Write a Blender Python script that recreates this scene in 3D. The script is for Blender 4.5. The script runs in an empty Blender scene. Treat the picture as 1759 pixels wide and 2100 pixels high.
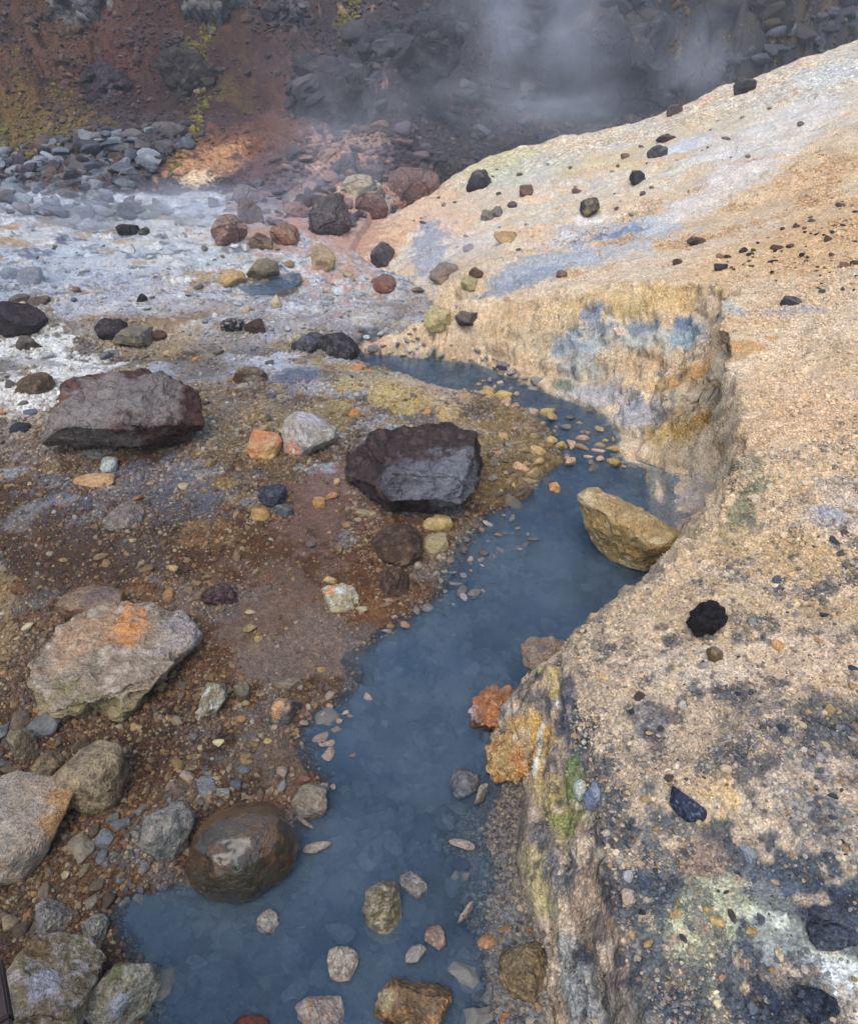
import bpy, bmesh, math, random
import numpy as np
from mathutils import Vector, Matrix, Euler

random.seed(7); rng = np.random.default_rng(7)
scene = bpy.context.scene
COL = scene.collection
R = math.radians

# ------------------------------------------------------------------ camera, sky, sun, exposure
CAM_H, PITCH, FOC = 2.4, R(32.0), 1500.0          # metres above the stream, tilt, focal length in 1759x2100 units
cam_d = bpy.data.cameras.new('camera'); cam = bpy.data.objects.new('camera', cam_d); COL.objects.link(cam)
cam.location = (0, 0, CAM_H); cam.rotation_euler = (math.pi/2 - PITCH, 0, 0)
cam_d.sensor_fit = 'VERTICAL'; cam_d.sensor_height = 24.0; cam_d.lens = 24.0*FOC/2100.0
cam_d.clip_start = 0.02; cam_d.clip_end = 500
scene.camera = cam

SUN_EL, SUN_AZ = R(60), R(-165)                    # sun stands high, behind the camera's left shoulder, veiled by thin cloud
world = bpy.data.worlds.new('World'); scene.world = world; world.use_nodes = True
wn = world.node_tree; wn.nodes.clear()
wo = wn.nodes.new('ShaderNodeOutputWorld'); bg = wn.nodes.new('ShaderNodeBackground'); sky = wn.nodes.new('ShaderNodeTexSky')
sky.sky_type = 'NISHITA'; sky.sun_disc = False; sky.sun_elevation = SUN_EL; sky.sun_rotation = SUN_AZ
sky.air_density = 1.0; sky.dust_density = 2.0; sky.ozone_density = 1.0
bg.inputs['Strength'].default_value = 0.15
wn.links.new(sky.outputs[0], bg.inputs[0]); wn.links.new(bg.outputs[0], wo.inputs[0])
sun_d = bpy.data.lights.new('sun', 'SUN'); sun = bpy.data.objects.new('sun', sun_d); COL.objects.link(sun)
sun_d.energy = 1.3; sun_d.angle = R(45); sun_d.color = (1.0, 0.96, 0.92)
sd = Vector((math.sin(SUN_AZ)*math.cos(SUN_EL), math.cos(SUN_AZ)*math.cos(SUN_EL), math.sin(SUN_EL)))
sun.rotation_euler = sd.to_track_quat('Z', 'Y').to_euler()
scene.view_settings.view_transform = 'Standard'; scene.view_settings.look = 'None'
scene.view_settings.gamma = 1.0; scene.view_settings.exposure = 0.62
scene.cycles.max_bounces = 5; scene.cycles.diffuse_bounces = 2; scene.cycles.use_adaptive_sampling = True; scene.cycles.adaptive_threshold = 0.045; scene.cycles.transparent_max_bounces = 12
scene.cycles.volume_bounces = 1; scene.cycles.volume_step_rate = 2.0; scene.cycles.volume_max_steps = 128

# ------------------------------------------------------------------ helpers: colour, noise, rays
def lin(c):
    c = np.asarray(c, float)/255.0
    return np.where(c <= 0.04045, c/12.92, ((c+0.055)/1.055)**2.4)

def _hash(i, j, k, s):
    with np.errstate(over='ignore'):
        h = (i*np.uint32(0x9E3779B1)) ^ (j*np.uint32(0x85EBCA77)) ^ (k*np.uint32(0xC2B2AE3D)) ^ np.uint32((s*747796405+2891336453) & 0xFFFFFFFF)
        h ^= h >> np.uint32(15); h *= np.uint32(0x2C1B3CED); h ^= h >> np.uint32(12); h *= np.uint32(0x297A2D39); h ^= h >> np.uint32(15)
    return h.astype(np.float64)*(2.0/4294967296.0) - 1.0

def vnoise(x, y, z=None, seed=0):
    x = np.asarray(x, float); y = np.asarray(y, float)
    fx, fy = np.floor(x), np.floor(y)
    ix, iy = fx.astype(np.int64).astype(np.uint32), fy.astype(np.int64).astype(np.uint32)
    u, v = x-fx, y-fy
    u = u*u*u*(u*(u*6-15)+10); v = v*v*v*(v*(v*6-15)+10)
    one = np.uint32(1)
    def layer(k):
        a = _hash(ix, iy, k, seed); b = _hash(ix+one, iy, k, seed); c = _hash(ix, iy+one, k, seed); d = _hash(ix+one, iy+one, k, seed)
        p = a+(b-a)*u; q = c+(d-c)*u
        return p+(q-p)*v
    if z is None: return layer(np.uint32(0))
    z = np.asarray(z, float); fz = np.floor(z); iz = fz.astype(np.int64).astype(np.uint32); w = z-fz; w = w*w*w*(w*(w*6-15)+10)
    a = layer(iz); b = layer(iz+one)
    return a+(b-a)*w

def fbm(x, y, z=None, o=4, seed=0, gain=0.5, lac=2.03):
    s = 0; a = 1.0; t = 0
    for k in range(o):
        s = s + a*vnoise(x*lac**k+17.3*k, y*lac**k-9.1*k, None if z is None else z*lac**k+5.7*k, seed+k*13)
        t += a; a *= gain
    return s/t

def ridged(x, y, z=None, o=4, seed=0):
    s = 0; a = 1.0; t = 0
    for k in range(o):
        n = 1-np.abs(vnoise(x*2.1**k+3.3*k, y*2.1**k-4.1*k, None if z is None else z*2.1**k, seed+k*7))
        s = s + a*n*n; t += a; a *= 0.5
    return s/t

def sstep(a, b, x):
    t = np.clip((x-a)/(b-a), 0, 1); return t*t*(3-2*t)

def smax(a, b, k): 
    h = np.clip(0.5+0.5*(a-b)/k, 0, 1); return b*(1-h)+a*h + k*h*(1-h)

CT, ST = math.cos(PITCH), math.sin(PITCH)
def ray(u, v):
    xc = (u-879.5)/FOC; yc = (1050.0-v)/FOC
    return np.array([xc, CT+yc*ST, -ST+yc*CT])
def at_z(u, v, z=0.0):
    d = ray(u, v); t = (z-CAM_H)/d[2]
    return np.array([0, 0, CAM_H])+d*t

# ------------------------------------------------------------------ the lie of the land
def _edge(px):                                     # water edges read off the photo, on the plane of the water
    p = np.array([at_z(u, v)[:2] for u, v in px]); o = np.argsort(p[:, 1]); return p[o, 1], p[o, 0]
LY, LX = _edge([(300, 2300), (325, 2100), (322, 1990), (240, 1890), (285, 1840), (480, 1790), (620, 1690), (680, 1600), (640, 1545), (625, 1500),
                (690, 1450), (740, 1400), (735, 1350), (790, 1305), (860, 1255), (905, 1225), (950, 1130), (1000, 1060), (1080, 1025), (1115, 980),
                (1160, 945), (1130, 885), (1095, 850), (1010, 815), (930, 805), (880, 793), (800, 760), (740, 745), (735, 722)])
TOE = np.array([(0.3, .40), (1.02, .357), (1.38, .30), (1.87, .36), (2.1, .25), (2.25, .37), (2.36, .437), (2.5, .55), (2.68, .70), (3.0, 1.05), (3.25, 1.32),
                (3.8, 1.37), (4.4, 1.5), (4.55, 1.27), (4.86, 1.4), (5.28, 1.38), (5.68, 1.02), (6.0, .76), (6.4, .45), (6.5, .09), (6.7, -.67),
                (6.78, -.6), (7.1, .25), (8.4, -.16), (10.3, -1.06), (12.8, -.9), (14, -.5), (16, 0.), (18, 1.0), (30, 3)])
RIM = np.array([(0.3, .62), (1.0, .50), (1.3, .52), (1.6, .52), (1.77, .50), (2.15, .60), (2.31, .82), (2.41, 1.02), (2.8, 1.28), (3.15, 1.48), (3.5, 1.62),
                (4.08, 1.86), (4.57, 1.92), (5.15, 2.19), (5.6, 2.12), (5.96, 1.84), (6.4, 1.27), (6.7, .95), (7.1, .9), (8.4, .55), (10.3, -.1), (12.8, -.2), (14, .2),
                (16, .7), (18, 2), (30, 4)])
CREST = np.array([(-3, 12), (-.6, 12.8), (.2, 14.9), (1.2, 15.8), (2.9, 15.3), (4.4, 14.5), (7.6, 15.9), (20, 19)])
def plane_r(x, y): return 0.35+0.29*x + 0.02*np.maximum(0, y-6)*0

BUMPS = []                                         # (x, y, rx, ry, height): mounds and hollows, filled below

def ground(x, y, fine=True):
    x = np.asarray(x, float); y = np.asarray(y, float)
    wob = 0.10*fbm(x*1.3, y*1.3, o=3, seed=5)+0.035*fbm(x*5, y*5, o=3, seed=9)
    wob = wob*np.clip(0.4+y/8, 0, 1.3)*(1-.6*np.exp(-((y-5.5)/1.2)**2))
    xw = x+wob*0.6
    xl = np.interp(y, LY, LX); xr = np.interp(y, TOE[:, 0], TOE[:, 1]); xm = np.interp(y, RIM[:, 0], RIM[:, 1])
    xm = xm+(0.16*fbm(y*1.7+3, x*.25, o=4, seed=401)+0.04*fbm(y*5+3, x*1.5, o=3, seed=407)*sstep(2.2, 3.5, y))*sstep(.4, 1.2, xm-xr+.5)
    past = sstep(6.55, 6.95, y); xl = xl*(1-past)+(xr-0.02)*past
    shore = -0.015+0.11*past
    # left flat
    d = np.maximum(xl-x, 0)
    zl = shore+0.11*(1-np.exp(-d/0.45))+0.012*np.clip(y-3.5, 0, 9)+0.05*np.clip(d-0.8, 0, 4)*np.exp(-y/4)
    # bed
    m = np.maximum(np.minimum(x-xl, xr-x), 0)
    zb = shore-(0.15*(1-np.exp(-m/0.10)))*(1-past)
    bf = 1-sstep(1.72, 2.02, y); beach = 0.045-0.34*np.maximum(xr-x, 0)-0.03*fbm(x*4, y*4, o=2, seed=15)
    zb = zb+bf*(np.maximum(zb, beach)-zb)
    # right bank and slope
    f = np.clip((xw-xr)/np.maximum(xm-xr, 0.05), 0, 1)
    alc = np.exp(-((y-5.0)/0.9)**2)
    p = 0.95+0.2*alc+3.0*np.exp(-((y-4.05)/0.5)**2)-0.22*(1-sstep(2.2, 3.2, y))
    zrim = plane_r(xm, y)
    ledge = 0.22*f*(1-f)*np.sin(f*10+4*fbm(x*1.2, y*1.2, o=3, seed=31))+0.30*alc*f*(1-f)*fbm(x*2.3, y*2.3, o=4, seed=33)
    sh = shore+0.06*bf
    tn = 1.3*fbm(x*2.0, y*2.0, o=4, seed=35); tt = f*3.6+tn; fl = np.floor(tt); ter = (fl+sstep(.5, .95, tt-fl)-tn)/3.6
    fe = np.clip(f+0.55*(ter-f)*np.minimum(1, 6*f*(1-f)), 0, 1)
    wc = np.exp(-((y-6.15)/0.6)**2); zf = sh+(zrim-sh)*((1-wc)*fe**p+wc*(1-(1-fe)**1.55)+ledge*.6)
    zp = plane_r(np.maximum(xw, xm), y)+0.07*fbm(x*.55, y*.55, o=3, seed=21)*sstep(0.0, 1.2, x-xm)
    lip = 0.05*np.exp(-((x-xm)/0.12)**2)*alc
    zr = np.where(xw < xm, zf, zp)+lip
    yc = np.interp(x, CREST[:, 0], CREST[:, 1])+0.5*fbm(x*.8, y*0+2.2, o=3, seed=77)
    over = np.maximum(y-yc, 0); zr = zr-0.55*over*over/(over+0.8)
    z = np.where(x < xl, zl, np.where(x < xr, zb, zr))
    # hill behind
    yb = 12.9+3.6*sstep(-1.0, .9, x)+0.6*np.maximum(0, x-1)*sstep(0.5, 3, x)+0.7*fbm(x*.35, y*.2, o=2, seed=41)
    s = np.interp(x, [-14, -9, -5, -1, 3, 8, 14], [3, 3.1, 5, 4.3, 3.3, 3, 3])
    e = np.maximum(y-yb-s, 0)
    hz = 0.15+0.27*np.minimum(y-yb, s)+0.85*e
    hz = np.where(y < yb, 0.15-0.6*(yb-y), hz)
    hz = np.where(hz > 9, 9+(hz-9)*0.15, hz)
    st = sstep(0.0, 1.2, e)
    hz = hz+st*(0.7*fbm(x*.45, y*.45, o=3, seed=51)+0.30*fbm(x*1.7+.3*y, y*1.7, o=5, seed=57, gain=.6))
    b = st > .05
    if b.any():
        xb, yb_ = x[b], y[b]; qx = xb*.75+.35*yb_+.5*fbm(xb*.8, yb_*.8, o=2, seed=71); qy = yb_*1.15-.2*xb+.5*fbm(xb*.8+9, yb_*.8, o=2, seed=73)
        h1, e1 = cells(qx, qy, 81); h2, e2 = cells(qx*2.7, qy*2.4, 91)
        crag = sstep(-.1, .25, fbm(xb*.33+4, yb_*.33, o=3, seed=79)+.30*sstep(-2, 1.5, xb)-.12)
        hz = hz.copy(); hz[b] += st[b]*crag*(1+.7*sstep(-1, 2, xb))*(.46*h1-.30*np.exp(-e1/.07)+.18*h2-.15*np.exp(-e2/.08))
    tal = sstep(-.5, 1.0, y-yb)*(1-st)
    hz = hz+tal*0.16*fbm(x*1.1, y*1.1, o=4, seed=63)
    ground.hill = sstep(-.06, .10, hz-z)
    z = smax(z, hz, 0.12)
    for bx, by, rx, ry, h in BUMPS:
        z = z+h*np.exp(-(((x-bx)/rx)**2+((y-by)/ry)**2))
    if fine:
        wet = np.where((x > xl) & (x < xr), 0.45, 1.0)
        far = np.clip(y/7, 0.25, 1.6)
        rough = 1-0.8*np.exp(-((f-0.5)/0.4)**4)*(f > 0)*(f < 1)
        z = z+wet*(0.022*far*fbm(x*1.7, y*1.7, o=3, seed=101)+rough*(0.016*far*fbm(x*5.5, y*5.5, o=3, seed=111)+0.012*np.minimum(far, 1)*fbm(x*17, y*17, o=4, seed=121, gain=.6)))
        nearr = (x > xr)*(1-sstep(3.5, 5.5, y))*sstep(0, .25, x-xr); z = z+nearr*(.060*fbm(x*2.1, y*2.1, o=3, seed=141)+.030*(ridged(x*4.5, y*4.5, o=3, seed=143)-.55))
        upr = (x > xm+.2)*sstep(5.5, 8, y); z = z+upr*(.10*(ridged(x*.9+.5*y, y*.7, o=4, seed=151)-.55)+.05*fbm(x*2.5, y*2.5, o=3, seed=153))*(1-sstep(16, 18, y))
        crust = sstep(6.0, 8.5, y)*(1-sstep(13, 15, y))
        z = z+crust*0.11*(ridged(x*1.5, y*2.4, o=4, seed=131)-0.55)
    return z

def cells(x, y, seed):                             # blocks and joints of bedrock: height of each block, distance to its joint
    ix, iy = np.floor(x), np.floor(y); d1 = np.full(x.shape, 9.0); d2 = d1.copy(); h = np.zeros(x.shape)
    for a in (-1, 0, 1):
        for b in (-1, 0, 1):
            cx, cy_ = (ix+a).astype(np.int64).astype(np.uint32), (iy+b).astype(np.int64).astype(np.uint32); z0 = np.uint32(0)
            px = ix+a+.5+.45*_hash(cx, cy_, z0, seed); py = iy+b+.5+.45*_hash(cx, cy_, z0, seed+1); hh = _hash(cx, cy_, z0, seed+2)
            d = np.hypot(x-px, y-py); c = d < d1; d2 = np.where(c, d1, np.minimum(d2, d)); h = np.where(c, hh, h); d1 = np.where(c, d, d1)
    return h, d2-d1

def hit(u, v, tmax=60.0):
    d = ray(u, v); t = np.concatenate([np.linspace(1.0, 8, 900), np.linspace(8.02, tmax, 900)])
    g = CAM_H+d[2]*t-ground(d[0]*t, d[1]*t)
    i = np.argmax(g < 0)
    if g[i] >= 0: i = len(t)-1
    a, b = t[max(i-1, 0)], t[i]; ga, gb = g[max(i-1, 0)], g[i]
    tt = a+(b-a)*ga/(ga-gb) if ga != gb else b
    return np.array([0, 0, CAM_H])+d*tt, tt

for u, v, ru, h in [(620, 770, 60, .07), (800, 800, 80, .05), (70, 720, 70, .06), (90, 810, 80, .06), (560, 590, 45, -.10), (950, 590, 60, .12),
                    (650, 545, 40, .14), (860, 600, 70, .10), (540, 555, 40, .10), (1060, 1530, 50, .12), (1110, 1420, 30, .09), (960, 640, 60, .06), (1400, 640, 60, -.10)]:
    P, t = hit(u, v); r = ru/FOC*t; BUMPS.append((P[0], P[1], r, r*1.2, h))

# ------------------------------------------------------------------ mesh helpers
def mesh_np(name, verts, faces, cols=None, smooth=True):
    me = bpy.data.meshes.new(name); n = len(verts); k = faces.shape[1]; m = len(faces)
    me.vertices.add(n); me.vertices.foreach_set('co', np.ascontiguousarray(verts, dtype=np.float32).ravel())
    me.loops.add(m*k); me.loops.foreach_set('vertex_index', np.ascontiguousarray(faces, dtype=np.int32).ravel())
    me.polygons.add(m); me.polygons.foreach_set('loop_start', np.arange(0, m*k, k, dtype=np.int32))
    me.polygons.foreach_set('loop_total', np.full(m, k, dtype=np.int32))
    me.update(calc_edges=True)
    me.polygons.foreach_set('use_smooth', np.full(m, smooth, dtype=bool))
    if cols is not None:
        a = me.color_attributes.new('Col', 'FLOAT_COLOR', 'POINT')
        c = np.ones((n, 4), np.float32); c[:, :3] = np.clip(cols, 0.002, 1); a.data.foreach_set('color', c.ravel())
    return me
def add(name, me, mat=None, parent=None, loc=(0, 0, 0)):
    o = bpy.data.objects.new(name, me); COL.objects.link(o); o.location = loc
    if mat is not None and me is not None and not me.materials: me.materials.append(mat)
    if parent is not None: o.parent = parent
    return o
def tag(o, label=None, cat=None, group=None, kind=None):
    if label: o['label'] = label
    if cat: o['category'] = cat
    if group: o['group'] = group
    if kind: o['kind'] = kind
    return o

# ------------------------------------------------------------------ materials
class NT:
    def __init__(s, name):
        s.m = bpy.data.materials.new(name); s.m.use_nodes = True; s.t = s.m.node_tree; s.t.nodes.clear()
        s.out = s.n('ShaderNodeOutputMaterial')
    def n(s, kind, **kw):
        nd = s.t.nodes.new(kind)
        for k, v in kw.items():
            if hasattr(nd, k): setattr(nd, k, v)
            else: nd.inputs[k.replace('_', ' ')].default_value = v
        return nd
    def l(s, a, b): s.t.links.new(a, b)
    def noise(s, vec, scale, detail=4, rough=.55): 
        nd = s.n('ShaderNodeTexNoise', Scale=scale, Detail=detail, Roughness=rough); s.l(vec, nd.inputs['Vector']); return nd.outputs['Fac']
    def vor(s, vec, scale, feature='F1', out='Distance', rnd=1.0):
        nd = s.n('ShaderNodeTexVoronoi', feature=feature, Scale=scale, Randomness=rnd); s.l(vec, nd.inputs['Vector']); return nd.outputs[out]
    def rng(s, x, a, b, c, d):
        nd = s.n('ShaderNodeMapRange'); s.l(x, nd.inputs[0])
        for i, q in enumerate((a, b, c, d)): nd.inputs[i+1].default_value = q
        return nd.outputs[0]
    def math(s, op, a, b=None):
        nd = s.n('ShaderNodeMath', operation=op)
        for i, q in enumerate((a, b)):
            if q is None: continue
            if isinstance(q, (int, float)): nd.inputs[i].default_value = q
            else: s.l(q, nd.inputs[i])
        return nd.outputs[0]
    def mix(s, fac, a, b, blend='MIX'):
        nd = s.n('ShaderNodeMix', data_type='RGBA', blend_type=blend)
        for i, q in ((0, fac), (6, a), (7, b)):
            if isinstance(q, (int, float)): nd.inputs[i].default_value = q
            elif isinstance(q, tuple): nd.inputs[i].default_value = q
            else: s.l(q, nd.inputs[i])
        return nd.outputs[2]
    def scale(s, col, fac):                        # colour times scalar
        nd = s.n('ShaderNodeVectorMath', operation='SCALE'); s.l(col, nd.inputs[0]); s.l(fac, nd.inputs['Scale']); return nd.outputs[0]
    def bump(s, h, strength, dist, normal=None):
        nd = s.n('ShaderNodeBump', Strength=strength, Distance=dist); s.l(h, nd.inputs['Height'])
        if normal is not None: s.l(normal, nd.inputs['Normal'])
        return nd.outputs[0]
    def bsdf(s, col, rough, normal=None, spec=0.3):
        b = s.n('ShaderNodeBsdfPrincipled'); s.l(col, b.inputs['Base Color'])
        if isinstance(rough, (int, float)): b.inputs['Roughness'].default_value = rough
        else: s.l(rough, b.inputs['Roughness'])
        b.inputs['Specular IOR Level'].default_value = spec
        if normal is not None: s.l(normal, b.inputs['Normal'])
        s.l(b.outputs[0], s.out.inputs['Surface']); return b

def mat_ground(name, grain):
    k = NT(name); geo = k.n('ShaderNodeNewGeometry').outputs['Position']
    col = k.n('ShaderNodeVertexColor', layer_name='Col').outputs['Color']
    a = k.noise(geo, 170*grain, 2, .65); b = k.noise(geo, 30*grain, 3, .65)
    vo = k.n('ShaderNodeTexVoronoi', Scale=100*grain); k.l(geo, vo.inputs['Vector']); v = vo.outputs['Distance']; vc = vo.outputs['Color']
    f = k.math('MULTIPLY', k.rng(a, .3, .7, .62, 1.34), k.rng(b, .3, .7, .70, 1.28))
    f = k.math('MULTIPLY', f, k.rng(v, .1, .7, 1.22, .76))
    cc = k.scale(col, f)
    sep = k.n('ShaderNodeSeparateColor'); k.l(vc, sep.inputs[0])
    lowf = k.rng(k.noise(geo, 3*grain, 3), .4, .62, 0, 1)
    sp = k.math('MULTIPLY', k.rng(sep.outputs[0], .80, .86, 0, .6), lowf); cc = k.mix(sp, cc, k.scale(col, k.rng(sep.outputs[1], 0, 1, 1.2, 2.0)))
    sp2 = k.math('MULTIPLY', k.rng(sep.outputs[2], .84, .9, 0, .7), lowf); cc = k.mix(sp2, cc, k.scale(col, k.rng(sep.outputs[1], 0, 1, .25, .6)))
    h = k.math('ADD', k.math('MULTIPLY', a, .5), k.math('MULTIPLY', k.rng(v, 0, .7, 1, 0), .6))
    n = k.bump(k.math('ADD', k.math('MULTIPLY', b, 2.0), h), .7, .008/grain)
    k.bsdf(cc, k.rng(b, .3, .7, .75, .98), n, .25); return k.m

def mat_rock(name, kind):
    k = NT(name); tc = k.n('ShaderNodeNewGeometry').outputs['Position']
    col = k.n('ShaderNodeVertexColor', layer_name='Col').outputs['Color']
    P = dict(basalt=(90, 22, 55), crust=(110, 26, 70), far=(26, 7, 14), wet=(120, 14, 60), soft=(80, 16, 50))[kind]
    a = k.noise(tc, P[0], 2, .7); b = k.noise(tc, P[1], 4, .6); v = k.vor(tc, P[2])
    amp = dict(basalt=1.0, crust=1.25, far=1.0, wet=.8, soft=.8)[kind]
    f = k.math('MULTIPLY', k.rng(a, .3, .7, 1-.33*amp, 1+.33*amp), k.rng(b, .3, .7, 1-.24*amp, 1+.24*amp))
    pits = k.rng(v, .0, .28, .42 if kind in ('basalt', 'crust') else .75, 1.0)
    big = k.rng(b, .42, .56, 1, 0)
    pm = k.math('ADD', k.math('MULTIPLY', k.math('SUBTRACT', pits, 1.0), big), 1.0)
    if kind in ('basalt', 'far'):
        wv = k.n('ShaderNodeMix', data_type='VECTOR'); wv.inputs[0].default_value = .10 if kind == 'basalt' else .2; k.l(tc, wv.inputs[4])
        nn = k.n('ShaderNodeTexNoise', Scale=P[1]*.5, Detail=2.0); k.l(tc, nn.inputs['Vector']); k.l(nn.outputs['Color'], wv.inputs[5])
        ed = k.vor(wv.outputs[1], 6.0 if kind == 'basalt' else 2.2, 'DISTANCE_TO_EDGE'); crack = k.rng(ed, .0, .035, 0, 1)
        pm = k.math('MULTIPLY', pm, k.rng(crack, 0, 1, .55, 1))
    cc = k.scale(col, k.math('MULTIPLY', f, pm))
    q = dict(basalt=.02, crust=.02, far=.10, wet=.012, soft=.02)[kind]
    n = k.bump(k.math('ADD', k.math('MULTIPLY', b, 3.0), k.math('ADD', a, pm)), 1.0, q*.55)
    if kind == 'wet':
        w_ = k.bsdf(cc, k.rng(b, .35, .6, .25, .55), n, .5); w_.inputs['Coat Weight'].default_value = .8; w_.inputs['Coat Roughness'].default_value = .12
    else:
        k.bsdf(cc, k.rng(b, .3, .7, .62, .95), n, .3)
    return k.m

def mat_tint(name):                                # small stones: colour of the object, own grain
    k = NT(name); oi = k.n('ShaderNodeObjectInfo'); tc = k.n('ShaderNodeTexCoord').outputs['Object']
    mp = k.n('ShaderNodeVectorMath', operation='ADD'); k.l(tc, mp.inputs[0]); k.l(oi.outputs['Location'], mp.inputs[1])
    a = k.noise(mp.outputs[0], 7, 5, .65); b = k.noise(mp.outputs[0], 1.8, 4)
    cc = k.scale(oi.outputs['Color'], k.math('MULTIPLY', k.rng(a, .3, .7, .6, 1.35), k.rng(b, .3, .7, .7, 1.25)))
    k.bsdf(cc, .85, k.bump(a, .7, .02), .3); return k.m

def mat_pebble(name):
    k = NT(name); at = k.n('ShaderNodeAttribute', attribute_type='INSTANCER', attribute_name='pcol')
    geo = k.n('ShaderNodeNewGeometry').outputs['Position']
    cc = k.scale(at.outputs['Color'], k.rng(k.noise(geo, 220, 3), .3, .7, .7, 1.3))
    k.bsdf(cc, .85, None, .3); return k.m

def mat_water(name, clear=.34):
    k = NT(name); geo = k.n('ShaderNodeNewGeometry').outputs['Position']
    b = k.noise(geo, 5.5, 3); a = k.noise(geo, 17, 2)
    n = k.bump(k.math('ADD', b, k.math('MULTIPLY', a, .45)), .5, .04)
    col = k.mix(k.rng(k.noise(geo, 1.7, 4, .6), .36, .66, 0, 1), tuple(lin((68, 90, 111)))+(1,), tuple(lin((98, 115, 128)))+(1,))
    pr = k.bsdf(col, .07, n, .5)
    tr = k.n('ShaderNodeBsdfTransparent'); tr.inputs[0].default_value = (.70, .80, .90, 1)
    dp = k.n('ShaderNodeAttribute', attribute_name='depth').outputs['Fac']           # how much milky water lies over the bed
    ex = k.math('POWER', 2.718, k.math('MULTIPLY', dp, -26.0))
    th = k.math('ADD', k.rng(k.noise(geo, 2.2, 3), .3, .7, clear*.75, clear*1.25), k.math('MULTIPLY', ex, 1-clear)); th = k.math('MINIMUM', th, 1.0)
    mx = k.n('ShaderNodeMixShader'); k.l(th, mx.inputs[0])
    k.l(pr.outputs[0], mx.inputs[1]); k.l(tr.outputs[0], mx.inputs[2]); k.l(mx.outputs[0], k.out.inputs['Surface']); return k.m

def mat_plain(name, c, scale=30, rough=.8):
    k = NT(name); tc = k.n('ShaderNodeTexCoord').outputs['Object']
    mp = k.n('ShaderNodeMapping'); mp.inputs['Scale'].default_value = (1, 12, 12); k.l(tc, mp.inputs[0])
    a = k.noise(mp.outputs[0], scale, 5, .6); cc = k.mix(k.rng(a, .3, .7, 0, 1), tuple(lin(c)*.6)+(1,), tuple(lin(c)*1.2)+(1,))
    k.bsdf(cc, rough, k.bump(a, .6, .004), .3); return k.m

M = dict(ground=mat_ground('ground_soil', 1.0), hill=mat_ground('hill_soil', .22), basalt=mat_rock('basalt_rock', 'basalt'), crust=mat_rock('crusted_rock', 'crust'),
         far=mat_rock('far_rock', 'far'), wet=mat_rock('wet_rock', 'wet'), soft=mat_rock('soft_rock', 'soft'), tint=mat_tint('tinted_stone'),
         pebble=mat_pebble('pebble'), water=mat_water('milky_water', .48), pool=mat_water('pool_water', .25), wood=mat_plain('weathered_wood', (62, 50, 48)))
# ------------------------------------------------------------------ the land as one sheet: ground (near) and hillside (beyond)
def spacing(parts):
    out = [parts[0][0]]
    for a, b, d in parts: n = max(1, int(round((b-a)/d))); out += list(np.linspace(a, b, n+1)[1:])
    return np.array(out)
az = spacing([(-85, -56, 1.2), (-56, -32, .13), (-32, 32, .105), (32, 56, .13), (56, 85, 1.2)])
rad = [0.45]
while rad[-1] < 13.0: rad.append(rad[-1]*(1.0036 if 4.6 < rad[-1] < 6.9 else 1.0063))
NEAR = len(rad)
while rad[-1] < 25: rad.append(rad[-1]+.068)
while rad[-1] < 60: rad.append(rad[-1]*1.03)
rad = np.array(rad)
A, RR = np.meshgrid(np.radians(az), rad)
GX, GY = np.sin(A)*RR, np.cos(A)*RR
GZ = ground(GX.ravel(), GY.ravel()).reshape(GX.shape); HILL = ground.hill.copy()

# the cut bank is earth, not a height map: push its face in and out along its own normal, hollow it under the lip
_P = np.stack([GX, GY, GZ], -1); _N = np.cross(np.gradient(_P, axis=1), np.gradient(_P, axis=0)); _N /= np.maximum(np.linalg.norm(_N, axis=-1, keepdims=True), 1e-9); _N *= np.sign(_N[..., 2:3]+1e-9)
_xr = np.interp(GY, TOE[:, 0], TOE[:, 1]); _xm = np.interp(GY, RIM[:, 0], RIM[:, 1]); _F = (GX-_xr)/np.maximum(_xm-_xr, .05)
_w = sstep(.08, .35, 1-_N[..., 2])*sstep(-.15, .1, _F)*(1-sstep(7.5, 9, GY)); _b = (_w > .01); _q = _P[_b]; _sc = np.clip(_q[:, 1]/3, .5, 1.5)
_d = .055*fbm(_q[:, 0]*4, _q[:, 1]*4, _q[:, 2]*5, o=4, seed=301)+.045*(ridged(_q[:, 0]*7, _q[:, 1]*7, _q[:, 2]*12, o=4, seed=307)-.55)+.035*fbm(_q[:, 0]*3, _q[:, 1]*3, _q[:, 2]*26, o=3, seed=311)+.018*fbm(_q[:, 0]*28, _q[:, 1]*28, _q[:, 2]*34, o=3, seed=317)
_P[_b] += _N[_b]*(_w[_b]*_d*_sc)[:, None]
_g = np.exp(-((GY-4.0)/.5)**2); _P[..., 0] += _g*(.26*np.exp(-((_F-.74)/.16)**2)-.12*np.exp(-((_F-1.0)/.12)**2))
_g = np.exp(-((GY-5.75)/.35)**2)*(GX > 1.2); _P[..., 1] += _g*(.05*np.exp(-((_F-.80)/.12)**2)-.03*np.exp(-((_F-1.0)/.10)**2))
GX2, GY2, GZ2 = _P[..., 0], _P[..., 1], _P[..., 2]
X, Y, Z = GX2.ravel(), GY2.ravel(), GZ2.ravel()
n1 = fbm(X*.9, Y*.9, Z*.9, o=4, seed=201); n2 = fbm(X*3.1, Y*3.1, Z*3.1, o=4, seed=211); n3 = fbm(X*11, Y*11, Z*11, o=3, seed=221)
n4 = fbm(X*38, Y*38, Z*38, o=3, seed=231); nb = fbm(X*2.2, Y*2.2, Z*2.2, o=5, seed=241, gain=.62); nc = fbm(X*6, Y*6, Z*6, o=5, seed=251, gain=.65)
XL = np.interp(Y, LY, LX); XR = np.interp(Y, TOE[:, 0], TOE[:, 1]); XM = np.interp(Y, RIM[:, 0], RIM[:, 1])
LEFT = sstep(-.05, .05, XR-X); RIGHT = 1-LEFT
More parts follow.
